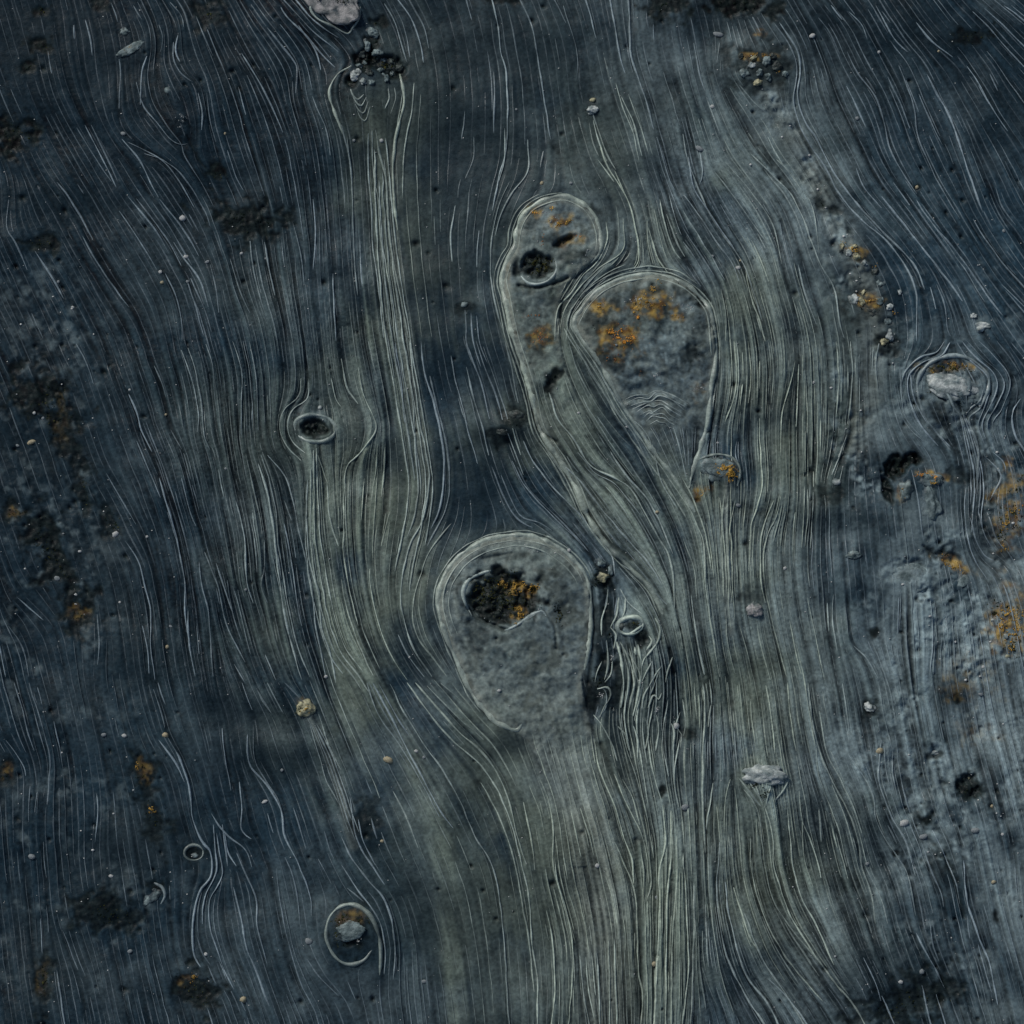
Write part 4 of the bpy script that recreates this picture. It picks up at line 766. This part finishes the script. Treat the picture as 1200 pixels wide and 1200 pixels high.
grains('olive_algae', [(400, 1076, 14, 7, -25), (425, 1078, 9, 8, 30), (396, 1092, 6, 12, 0)], 'olive', t, (.7, 1.8), 190, 47); grains('dark_algae', [(409, 1106, 13, 5, -8)], 'moss', t, (.8, 1.9), 80, 48)
grains('pale_flake', [(422, 1101, 6, 2.4, -30), (400, 1100, 5, 2, 20)], 'pale', t, (.6, 1.4), 28, 49, 2.5)
t = empty('embedded_stone', 357, 830, 'ochre knob stone at the head of a pale tail, lower left of centre', 'stone')
stone('stone', 357, 830, 10, 10, 6, 'tan', t, seed=15); grains('olive_algae', [(351, 832, 8, 8, 0)], 'olive', t, (.6, 1.4), 60, 50, 3.6); grains('ochre_lichen', [(358, 831, 6, 6, 0)], 'ochre', t, (.6, 1.3), 40, 51, 5)
t = empty('embedded_stone', 893, 910, 'pale domed stone with a fan of ridges spreading below it', 'stone')
stone('stone', 893, 908, 25, 11, 5, 'pale', t, seed=16, ang=3, rough=.3); grains('dark_algae', [(885, 920, 12, 5, 20), (905, 918, 7, 4, 0), (895, 930, 12, 7, 0)], 'moss', t, (.7, 1.8), 150, 52, 2.2)  # dark grains below the dome stand in for the shade under it
for k, (a, b) in enumerate((("866,912 876,925 886,938 892,945", 1), ("872,909 884,925 893,938", 1), ("925,912 917,926 908,938", 1), ("902,922 899,935 898,945", 1), ("885,918 889,930 893,941", 1))): rim('drape_ridge', pts(a), 1.3, 1.6, t, .5, 53+k, .4)
t = empty('embedded_stone', 1118, 455, 'pale stone boss wrapped by close arcs of ridges near the right edge', 'stone')
rim('rim', RIM10, 2.0, 2.0, t, .4, 60, .8)
stone('stone', 1114, 452, 29, 15, 3.2, 'pale', t, seed=17, ang=8, rough=.25); stone('stone', 1143, 462, 9, 13, 2.6, 'grey', t, seed=18, ang=30, rough=.35)
rim('inner_rim', pts("1094,460 1104,458 1112,466 1118,478 1128,492 1134,515"), 1.4, 1.6, t, .6, 162, .7); rim('inner_rim', pts("1152,455 1148,470 1138,478 1132,486"), 1.4, 1.6, t, .5, 163, .8); rim('inner_rim', ring(1122, 452, 9, 8, 0, -120, 200, 10), .8, .9, t, .5, 164, .8)
grains('ochre_moss', [(1110, 431, 28, 5, 0), (1088, 452, 4, 8, 10)], 'olive', t, (.7, 1.8), 190, 61, .4); grains('ochre_lichen', [(1125, 428, 14, 3, 5), (1092, 437, 5, 3, 0)], 'ochre', t, (.6, 1.4), 60, 62, .8)
grains('dark_algae', [(1122, 470, 5, 9, -30), (1146, 478, 6, 3, 0)], 'moss', t, (.7, 1.6), 60, 63, 1)
t = empty('broken_hollow', 1065, 555, 'jagged black hollow with an orange streaked lip on the battered right side', 'hollow')
stone('lip', 1088, 562, 20, 9, 6, 'grey', t, seed=19, ang=12); stone('lip', 1062, 575, 9, 13, 6, 'grey', t, seed=20, ang=15); stone('lip', 1088, 590, 13, 22, 5, 'grey', t, seed=24, ang=-5)
grains('orange_lichen', [(1080, 556, 10, 2.4, -10), (1097, 560, 6, 3, 35)], 'orange', t, (.7, 1.6), 60, 64, 5); grains('ochre_lichen', [(1056, 577, 4, 6, 0), (1092, 566, 6, 3, 0)], 'ochre', t, (.7, 1.5), 50, 65, 4.5)
grains('dark_algae', [(1050, 548, 13, 10, -20), (1070, 536, 10, 6, 30), (1040, 573, 5, 10, -20)], 'moss', t, (.9, 2.2), 220, 66)
t = empty('lichen_crust', 1185, 735, 'large ochre lichen crust at the right edge below the middle', 'lichen')
grains('ochre_lichen', [(1180, 720, 20, 10, 0), (1188, 742, 14, 12, 0), (1172, 735, 8, 6, 0), (1188, 760, 9, 5, 0), (1205, 735, 14, 22, 0)], 'ochre', t, (.9, 2.4), 420, 67, .3)
grains('olive_algae', [(1175, 715, 18, 14, 0), (1190, 755, 14, 14, 0)], 'olive', t, (.8, 2.2), 220, 68); stone('pebble', 1181, 769, 3.5, 3, 3, 'tan', t, seed=21, sub=2); stone('pebble', 1179, 745, 3, 3.6, 3, 'pale', t, seed=22, sub=2); stone('pebble', 1163, 727, 2.4, 2, 2.4, 'pale', t, seed=23, sub=2)
t = empty('lichen_crust', 1185, 595, 'mottled rust and olive crust at the right edge above the large ochre one', 'lichen')
grains('olive_algae', [(1180, 600, 14, 24, 10), (1195, 570, 10, 12, 0), (1172, 630, 6, 18, -10)], 'olive', t, (.8, 2.2), 260, 69); grains('ochre_lichen', [(1190, 598, 10, 5, -20), (1178, 615, 5, 10, 0), (1177, 640, 4, 8, 0)], 'ochre', t, (.7, 1.7), 100, 70, .4); grains('orange_lichen', [(1197, 590, 5, 3, 0)], 'orange', t, (.7, 1.5), 16, 71, .6)
grains('dark_algae', [(1188, 610, 14, 20, 0)], 'moss', t, (.8, 2), 120, 72)
t = empty('lichen_crust', 1118, 660, 'narrow ochre lip over a dark slot below the jagged black hollow', 'lichen')
grains('ochre_lichen', [(1118, 665, 12, 4, 28), (1108, 655, 6, 4, 20)], 'ochre', t, (.7, 1.7), 90, 73, .6); grains('dark_algae', [(1110, 650, 18, 6, 25)], 'moss', t, (.8, 2), 110, 74); stone('stone', 1128, 683, 11, 12, 4, 'grey', t, seed=25, ang=30)
t = empty('pebble_cluster', 888, 75, 'cluster of white and ochre pebbles in dark algae near the top edge', 'pebbles')
for k, (x, y, a, b, m) in enumerate(((880, 77, 6, 5, 'pale'), (872, 86, 6, 6, 'grey'), (888, 97, 4, 6, 'tan'), (898, 73, 7, 5, 'grey'), (884, 68, 8, 3, 'tan'), (910, 78, 6, 6, 'dark'), (920, 87, 4, 4, 'grey'), (868, 66, 4, 4, 'dark'), (890, 85, 5, 4, 'grey'), (900, 90, 4, 5, 'grey'), (905, 66, 5, 4, 'dark'))): stone('pebble', x, y, a, b, 4.5, m, t, seed=30+k, ang=k*37)
grains('dark_algae', [(868, 67, 8, 5, 0), (908, 77, 9, 8, 0), (889, 100, 8, 6, 0), (884, 75, 20, 10, 0)], 'moss', t, (.8, 2), 210, 75); grains('ochre_lichen', [(888, 65, 13, 2.5, 0), (912, 83, 4, 3, 0), (890, 38, 4, 3, 0)], 'ochre', t, (.6, 1.5), 70, 76, 1.5)
t = empty('pebble_cluster', 998, 296, 'upper of two ochre pebble clusters in the pitted strip at right', 'pebbles')
for k, (x, y, a, b, m) in enumerate(((995, 296, 5, 5, 'pale'), (1003, 300, 5, 4, 'tan'), (987, 288, 5, 3, 'tan'), (1012, 308, 4, 5, 'pale'), (1000, 290, 5, 3, 'tan'), (985, 294, 3, 3, 'dark'))): stone('pebble', x, y, a, b, 4, m, t, seed=50+k, ang=k*41)
grains('ochre_lichen', [(1000, 293, 9, 5, 20), (986, 286, 5, 3, 0)], 'ochre', t, (.7, 1.6), 70, 77, 1.5); grains('dark_algae', [(990, 298, 10, 6, 20), (1013, 300, 5, 7, 0)], 'moss', t, (.7, 1.7), 80, 78)
t = empty('pebble_cluster', 1015, 356, 'lower of two ochre pebble clusters in the pitted strip at right', 'pebbles')
for k, (x, y, a, b, m) in enumerate(((1000, 352, 7, 7, 'pale'), (1010, 354, 6, 4, 'tan'), (1030, 353, 6, 5, 'grey'), (1042, 360, 5, 4, 'pale'), (1022, 366, 7, 5, 'dark'), (1040, 377, 7, 5, 'grey'), (1032, 333, 6, 6, 'grey'), (1026, 318, 5, 6, 'dark'), (1054, 343, 4, 3, 'pale'), (1012, 343, 6, 3, 'tan'), (1043, 393, 5, 7, 'pale'), (1036, 401, 4, 5, 'tan'))): stone('pebble', x, y, a, b, 4, m, t, seed=60+k, ang=k*53)
grains('ochre_lichen', [(1012, 352, 11, 4, 0), (1027, 355, 6, 4, 0), (1049, 367, 4, 4, 0), (1027, 315, 4, 5, 0)], 'ochre', t, (.7, 1.6), 100, 79, 1.5); grains('dark_algae', [(1015, 362, 18, 8, 5), (1028, 313, 5, 7, 0), (1040, 402, 10, 8, 40), (993, 362, 5, 5, 0)], 'moss', t, (.7, 1.9), 190, 80)
t = empty('cup_stone', 739, 735, 'small cup shaped stone with a pale rim below the right end of the mound tail', 'stone')
rim('rim', ring(739, 733, 15, 10, -10, 0, 360, 14), 2.6, 3.4, t, .75, 81, .2); rim('rim', pts("735,744 742,740 748,736 753,732"), 1.6, 2.6, t, .75, 82, .3)
stone('stone', 729, 734, 6, 5, 4, 'dark', t, seed=80); grains('dark_algae', [(742, 731, 8, 4, -20), (751, 746, 6, 8, 0)], 'moss', t, (.7, 1.7), 70, 83); grains('olive_algae', [(744, 731, 7, 4, 0)], 'olive', t, (.6, 1.3), 30, 84, .3)
for k, s in enumerate(("768,724 773,735 772,748 765,760 755,772 752,782", "726,752 735,768 741,785 743,805 738,830", "722,750 728,772 731,800 728,830", "736,765 744,778 750,792 748,815 742,840", "760,745 764,752 758,762", "748,755 750,768 752,776", "744,758 745,768")): rim('drape_ridge', pts(s), 1.5, 2, t, .6, 85+k, .2)
grains('net_crust', [(758, 764, 9, 10, 30), (773, 730, 4, 8, 0), (766, 755, 8, 9, 40)], 'pale', t, (.5, 1.2), 110, 92, .2)
t = empty('crumpled_crust', 722, 790, 'crumpled black and white crust winding down beside the broad mound tail', 'crust')
for k, q in enumerate(("712,690 711,705 706,725 705,745", "725,700 723,720 716,735", "733,700 732,715 728,724", "711,750 713,770 712,785 708,798", "718,775 716,790 709,800", "729,755 735,780 737,800 733,825 731,845", "738,760 743,785 748,800 750,815 744,845", "752,835 755,815 763,800 775,780", "752,800 757,790 765,775", "762,815 768,800 773,785", "780,800 783,785 788,770",
                       "760,830 766,815 772,820 775,812", "700,808 712,806 716,815 709,828 702,842", "696,838 705,850 716,870 724,892", "722,850 733,862 738,880", "742,850 748,868 747,890", "757,842 760,860 756,880", "770,838 772,856 769,880", "785,845 790,858 788,880", "797,835 793,850 800,862", "715,735 722,745 719,760", "706,775 700,788 697,800")):
    rim('crust_fold', pts(q), 1.1, 1.9, t, .65, 400+k, .3)
grains('dark_algae', [(716, 742, 6, 26, 5), (712, 812, 9, 18, 10), (722, 800, 6, 20, 0), (745, 822, 5, 14, 0), (700, 826, 5, 14, 0), (765, 800, 5, 8, 30)], 'moss', t, (.7, 1.9), 320, 440)
grains('pale_flake', [(704, 815, 4, 4, 0), (718, 772, 3, 4, 0), (750, 800, 4, 6, 0), (790, 845, 5, 5, 0), (770, 832, 5, 4, 0)], 'pale', t, (.7, 1.9), 90, 441)
t = empty('embedded_stone', 708, 672, 'knobbly dark and pale stone touching the right rim of the broad mound', 'stone')
stone('stone', 705, 660, 8, 6, 6, 'grey', t, seed=82, ang=20); stone('stone', 707, 676, 8, 7, 6, 'tan', t, seed=83); stone('stone', 716, 668, 4, 7, 5, 'grey', t, seed=84)
grains('dark_algae', [(705, 684, 9, 6, 0), (698, 672, 4, 8, 0), (717, 680, 4, 6, 0)], 'moss', t, (.8, 2), 120, 93, 1)
t = empty('pebble', 883, 713, 'round pinkish white pebble right of the domed stone stem', 'pebble'); stone('stone', 884, 714, 10, 9, 6, 'pink', t, seed=85); grains('dark_algae', [(876, 702, 7, 5, 0), (882, 690, 7, 4, 0)], 'moss', t, (.7, 1.8), 70, 94)
t = empty('pebble', 695, 128, 'white pebble with a small brown one above it near the top middle', 'pebble'); stone('stone', 695, 128, 8, 5.5, 5, 'pale', t, seed=86); stone('brown_pebble', 695, 117, 4.5, 3.6, 4, 'tan', t, seed=87, sub=2); grains('dark_algae', [(695, 122, 7, 3, 0), (687, 127, 3, 5, 0)], 'moss', t, (.6, 1.4), 36, 95)
t = empty('pebble', 155, 58, 'elongated tan pebble lying tilted near the top left corner', 'pebble'); stone('stone', 154, 58, 17, 6.5, 3, 'grey', t, seed=88, ang=-28, flat=.5); grains('ochre_lichen', [(153, 57, 7, 2.5, -28)], 'ochre', t, (.5, 1.2), 26, 96, 4.2); stone('pale_pebble', 147, 38, 6, 5, 3, 'grey', t, seed=89)
t = empty('ringed_pebble', 227, 1001, 'small dark ringed pebble in the lower left', 'pebble'); rim('rim', ring(227, 1000, 11, 9, 0, -20, 340, 12), 1.7, 2, t, .45, 97, .4); stone('stone', 227, 1003, 7, 4, 4, 'grey', t, seed=90, sub=2); grains('olive_algae', [(228, 996, 7, 3, 0)], 'olive', t, (.6, 1.3), 30, 98)
t = empty('crescent_stone', 178, 1050, 'pale crescent shaped stone chip in the lower left', 'stone'); stone('stone', 178, 1051, 14, 6.5, 4, 'grey', t, seed=91, ang=-38, flat=.4); rim('rim', pts("180,1035 189,1040 193,1050 188,1060"), 1.6, 2, t, .5, 99, .8)
t = empty('embedded_stone', 1150, 380, 'ragged pale stone chip near the right edge above the wrapped boss', 'stone'); stone('stone', 1152, 383, 12, 6, 5, 'pale', t, seed=92, ang=-10, rough=.3); stone('stone', 1140, 371, 5, 4, 4, 'pale', t, seed=93)
t = empty('embedded_stone', 210, 145, 'low silt knob with pale crumbs near the top left', 'stone'); stone('crumb', 198, 107, 5, 4, 3, 'grey', t, seed=95, sub=2); grains('pale_flake', [(213, 143, 6, 10, 0)], 'grey', t, (.8, 1.7), 40, 100, 2.5)
t = empty('pebble', 545, 358, 'tiny grey pebble at the head of three straight ridges', 'pebble'); stone('stone', 545, 357, 5, 4, 4, 'grey', t, seed=96, sub=2); grains('dark_algae', [(547, 364, 6, 4, 0)], 'moss', t, (.6, 1.4), 30, 101)
t = empty('embedded_stone', 600, 496, 'dark lumps breaking a bundle of ridges above the broad mound', 'stone'); stone('stone', 604, 487, 9, 6, 4, 'dark', t, seed=97); stone('stone', 590, 505, 8, 5, 3, 'dark', t, seed=98); grains('dark_algae', [(600, 495, 16, 9, 15), (582, 512, 12, 7, 10)], 'moss', t, (.7, 1.7), 120, 102)
t = empty('embedded_stone', 1020, 830, 'pale chip over a small dark pit on the right', 'stone'); stone('stone', 1019, 829, 8, 5, 4, 'pale', t, seed=99, ang=30); grains('dark_algae', [(1026, 833, 6, 6, 0)], 'moss', t, (.6, 1.5), 40, 103)
t = empty('embedded_stone', 1095, 885, 'pale arched chip over a thin dark slot, lower right', 'stone'); stone('stone', 1096, 883, 9, 3.5, 4, 'pale', t, seed=100, ang=-12); grains('dark_algae', [(1092, 888, 9, 2.5, -12)], 'moss', t, (.6, 1.4), 40, 104)
t = empty('embedded_stone', 1135, 920, 'pale stub inside a black crescent pit, lower right', 'stone'); stone('stone', 1137, 911, 4, 6, 5, 'tan', t, seed=101); grains('dark_algae', [(1132, 926, 11, 8, 20), (1146, 925, 5, 4, 0)], 'moss', t, (.8, 2), 120, 105)
t = empty('embedded_stone', 1065, 683, 'smooth pale low boss right of the pitted strip', 'stone'); stone('stone', 1065, 680, 24, 20, 3.5, 'grey', t, seed=102, rough=.1); stone('chip', 1000, 650, 9, 5, 4, 'grey', t, seed=103); stone('chip', 980, 565, 6, 5, 4, 'pale', t, seed=104, sub=2)

# ---- dark algae patches
PATCH = [((285, 258, 36, 18, 4), 330, 'shaggy black algae clump with silt threads hanging below, upper left'), ((50, 284, 18, 8, 0), 110, 'low black algae smear left of the shaggy clump'), ((12, 158, 26, 20, 0), 240, 'black algae mass cut by the left edge near the top'),
         ((48, 53, 9, 6, 0), 60, 'small jagged black spot in the top left corner'), ((33, 78, 6, 5, 0), 36, 'faint black spot below the jagged one in the top left corner'), ((48, 12, 7, 5, 0), 36, 'black spot touching the top edge at far left'), ((862, 3, 32, 10, 8), 200, 'largest black patch cut by the top edge'), ((780, 5, 20, 12, 0), 110, 'black patch cut by the top edge left of the largest one'),
         ((1140, 42, 24, 6, -10), 100, 'thin dark smear in the top right corner'), ((245, 16, 20, 12, 10), 110, 'dark smear near the top edge left of the lilac stone'), ((58, 480, 30, 42, -25), 420, 'large olive black algae patch at the left edge above the middle'), ((96, 572, 9, 22, 0), 110, 'narrow algae trail below the large left patch'),
         ((55, 645, 16, 40, -30), 330, 'ragged algae chain at the left edge below the middle'), ((92, 720, 14, 17, 0), 120, 'olive algae tuft at the foot of the left chain'), ((16, 600, 16, 10, 0), 90, 'olive algae spot at the left edge'), ((132, 612, 10, 14, 0), 90, 'small algae spot with a pale pebble right of the left chain'),
         ((166, 903, 11, 15, 0), 110, 'ochre flecked algae tuft left of the lower middle'), ((182, 955, 11, 24, -15), 130, 'olive algae trail below the ochre flecked tuft'), ((128, 1070, 34, 16, 12), 260, 'wide olive black algae patch in the lower left'), ((230, 1160, 22, 18, 20), 230, 'dense black algae clump with an ochre knob near the bottom edge'), ((50, 1150, 7, 30, 5), 130, 'upright olive algae strip in the bottom left corner'), ((3, 905, 9, 11, 0), 80, 'olive algae ring cut by the left edge'),
         ((703, 800, 10, 30, 8), 170, 'dark algae strip along the right side of the broad mound tail'), ((254, 203, 8, 5, 0), 50, 'little black tuft at the end of a groove, upper left'), ((1062, 1175, 50, 18, -20), 260, 'dark streaked algae patch at the bottom edge on the right'), ((963, 238, 14, 6, 35), 90, 'black chips at the top of the pitted strip')]
for k, (e, n, lb) in enumerate(PATCH):
    t = empty('algae_patch', e[0], e[1], lb, 'algae', 'dark algae patches')
    grains('dark_tuft', [e], 'moss', t, (.8, 2.3), n, 200+k)
    if e[0] < 260 or e[0] > 1050: grains('olive_tuft', [(e[0]+2, e[1]+2, e[2]*.8, e[3]*.8, e[4])], 'olive', t, (.6, 1.6), max(8, n//5), 240+k, .2)
    if 'ochre' in lb: grains('ochre_fleck', [(e[0]-4, e[1]-6 if k != 19 else e[1]-14, 5, 5, 0)], 'ochre', t, (.7, 1.7), 34, 280+k, .5)

# ---- loose pale pebbles and grains
PEB = [(218, 301, 4.5, 3), (243, 307, 4, 2.5), (188, 319, 3, 3), (190, 331, 3, 2.5), (220, 330, 2.5, 2.5), (283, 297, 3, 2), (311, 303, 2, 2), (214, 256, 5, 4.5), (264, 507-350, 2, 2), (145, 157, 4, 3), (85, 360, 3, 2), (68, 330, 2.5, 2.5), (152, 457, 2, 2), (194, 486, 2.5, 2), (265, 549, 2.5, 2.2), (172, 629, 2.5, 2), (288, 691, 2.2, 2.2), (140, 706, 2, 2), (196, 758, 3, 3), (200, 734, 3, 2),
       (382, 793, 3, 2.5), (122, 861, 4, 3), (146, 862, 4, 3), (194, 861, 5, 4), (37, 1004, 5.5, 4), (130, 1027, 4, 2.5), (362, 1103, 6, 5), (241, 1119, 3, 3), (285, 1171, 5, 5), (152, 1115, 4, 3), (135, 626, 6, 4), (50, 490, 2.5, 3), (40, 484, 2.5, 2.5), (36, 518, 7, 3.5), (20, 522, 3, 2), (88, 697, 3, 2), (66, 678, 5, 4), (700, 1015, 3.6, 3.6), (766, 1130, 5, 4.5), (770, 1052, 3, 3), (793, 851, 5, 5), (803, 946, 6, 5),
       (865, 314, 4, 3), (868, 305, 2, 2), (820, 174, 7, 4), (835, 125, 4, 3), (842, 40, 8, 4), (952, 42, 5, 3.5), (1075, 219, 3, 3), (1176, 271, 2.5, 2), (954, 448, 2.5, 2.5), (865, 592, 4, 3), (841, 519, 2.5, 2), (1031, 880, 6, 5), (1083, 981, 7, 4), (1060, 965, 8, 5), (1150, 814, 4, 2.5), (1153, 782, 3, 2.5), (1165, 1034, 4, 3), (1080, 1138, 4, 4), (1055, 1150, 4, 3), (1017, 1013, 3, 3), (1175, 978, 2.5, 2.5), (1163, 945, 3, 3), (1143, 973, 7, 4), (920, 666, 3, 2.5),
       (605, 128, 2.2, 2), (667, 645, 3, 3), (635, 215, 3, 3), (669, 215, 3, 2.4), (678, 484, 2.4, 2), (722, 405, 2, 2), (585, 809, 3, 2.4), (448, 985, 3, 2.5), (497, 887, 2.5, 2.5), (488, 880, 3.5, 2.5), (497, 1151, 4, 3), (447, 165, 3, 3), (455, 890, 8, 5), (330, 903, 2.5, 2.5), (480, 770, 2, 2), (415, 165, 2.4, 2.4), (310, 940, 5, 2.5), (1100, 60, 2, 2), (1005, 138, 3, 3), (1030, 61, 3, 2.5), (1176, 270, 2, 2), (735, 500, 2.6, 2), (770, 600, 3, 2.4), (835, 300, 3, 2)]
v0, f0 = ICO[2]
bases = []
for b in range(5):
    v = v0.copy()
    for i in range(len(v)):
        p = Vector(v[i]); v[i] *= 1+mn.noise(p*1.4+Vector((b*9.1, 2, 5)))*.35+mn.noise(p*3.5+Vector((b*4.1, 7, 5)))*.15
    me = mesh('pebble_grain', v, f0); me.materials.append(M[('pale', 'grey', 'pale', 'tan', 'grey')[b]]); me.polygons.foreach_set('use_smooth', np.ones(len(me.polygons), bool)); bases.append(me)
MARKS = [(600, 700, 'broad teardrop mound'), (650, 280, 'round head of the long tailed mound'), (765, 390, 'egg shaped speckled mound'), (430, 95, 'twin lobed knot'), (369, 502, 'eye shaped ringed hollow'), (412, 1090, 'olive ringed stone'), (357, 830, 'ochre knob stone'), (893, 910, 'pale domed stone'),
         (1118, 455, 'wrapped boss at right'), (1065, 555, 'jagged black hollow'), (1185, 735, 'large ochre crust'), (888, 75, 'pebble cluster near the top'), (1010, 330, 'ochre pebble clusters'), (739, 735, 'small cup stone'), (883, 713, 'pinkish pebble'), (155, 58, 'elongated tan pebble'), (285, 258, 'shaggy algae clump'),
         (58, 480, 'large left algae patch'), (55, 645, 'left algae chain'), (166, 903, 'ochre flecked tuft'), (128, 1070, 'wide lower left algae patch'), (230, 1160, 'bottom algae clump'), (1135, 920, 'black crescent pit'), (1062, 1175, 'bottom right algae patch'), (695, 128, 'white pebble near the top middle'), (1140, 42, 'top right smear'), (600, 496, 'dark lumps'), (50, 284, 'low black smear')]
seen = {}; PLAB = {}
for k, (x, y, a, b) in enumerate(PEB):
    d, mx, my, nm = min((math.hypot(x-q[0], y-q[1]), *q) for q in MARKS)
    ang = math.degrees(math.atan2(my-y, x-mx)) % 360
    di = ('right of', 'to the upper right of', 'above', 'to the upper left of', 'left of', 'to the lower left of', 'below', 'to the lower right of')[int((ang+22.5)//45) % 8]
    seen.setdefault((('white', 'grey', 'white', 'tan', 'grey')[k % 5], di, nm), []).append((d, k))
for (co, di, nm), L in seen.items():
    for r_, (d, k) in enumerate(sorted(L)):
        o_ = '' if len(L) == 1 else ('nearest ', 'second nearest ', 'third nearest ', 'fourth nearest ', 'fifth nearest ')[min(r_, 4)]
        PLAB[k] = f'{o_}tiny {co} pebble {di} the {nm}'
for k, (x, y, a, b) in enumerate(PEB):
    o = bpy.data.objects.new('small_pebble', bases[k % 5]); COL.objects.link(o)
    o.location = W(x, y, float(hz(x, y))); o.scale = (a*.8*MM, b*.8*MM, .6*b*MM); o.rotation_euler = (0, 0, random.uniform(-.5, .5))
    tag(o, PLAB[k], 'pebble', 'tiny pale pebbles scattered on the silt')
# sand grains: too many to count
Vs, Fs, o_ = [], [], 0
vv, ff = ICO[1]
for k in range(5200):
    x, y = random.uniform(-60, 1260), random.uniform(-60, 1260)
    j, i = int((y-X0)/RS), int((x-X0)/RS)
    if random.random() > .16+.8*RGH[j, i]: continue
    s = .4+1.5*random.random()**3 if random.random() < RGH[j, i] else random.uniform(.35, .85)
    q = vv*np.array([s*random.uniform(.8, 1.6), s, s*.7]); z = float(hz(x, y))
    Vs.append(np.c_[(x-600+q[:, 0])*MM, (600-y+q[:, 1])*MM, (z+.2+q[:, 2])*MM]); Fs.append(ff+o_); o_ += len(vv)
sg = link('sand_grains', mesh('sand_grains', np.vstack(Vs), np.vstack(Fs)), M['pale'])
tag(sg, 'fine pale sand grains sprinkled over the silt', 'sand', None, 'stuff')
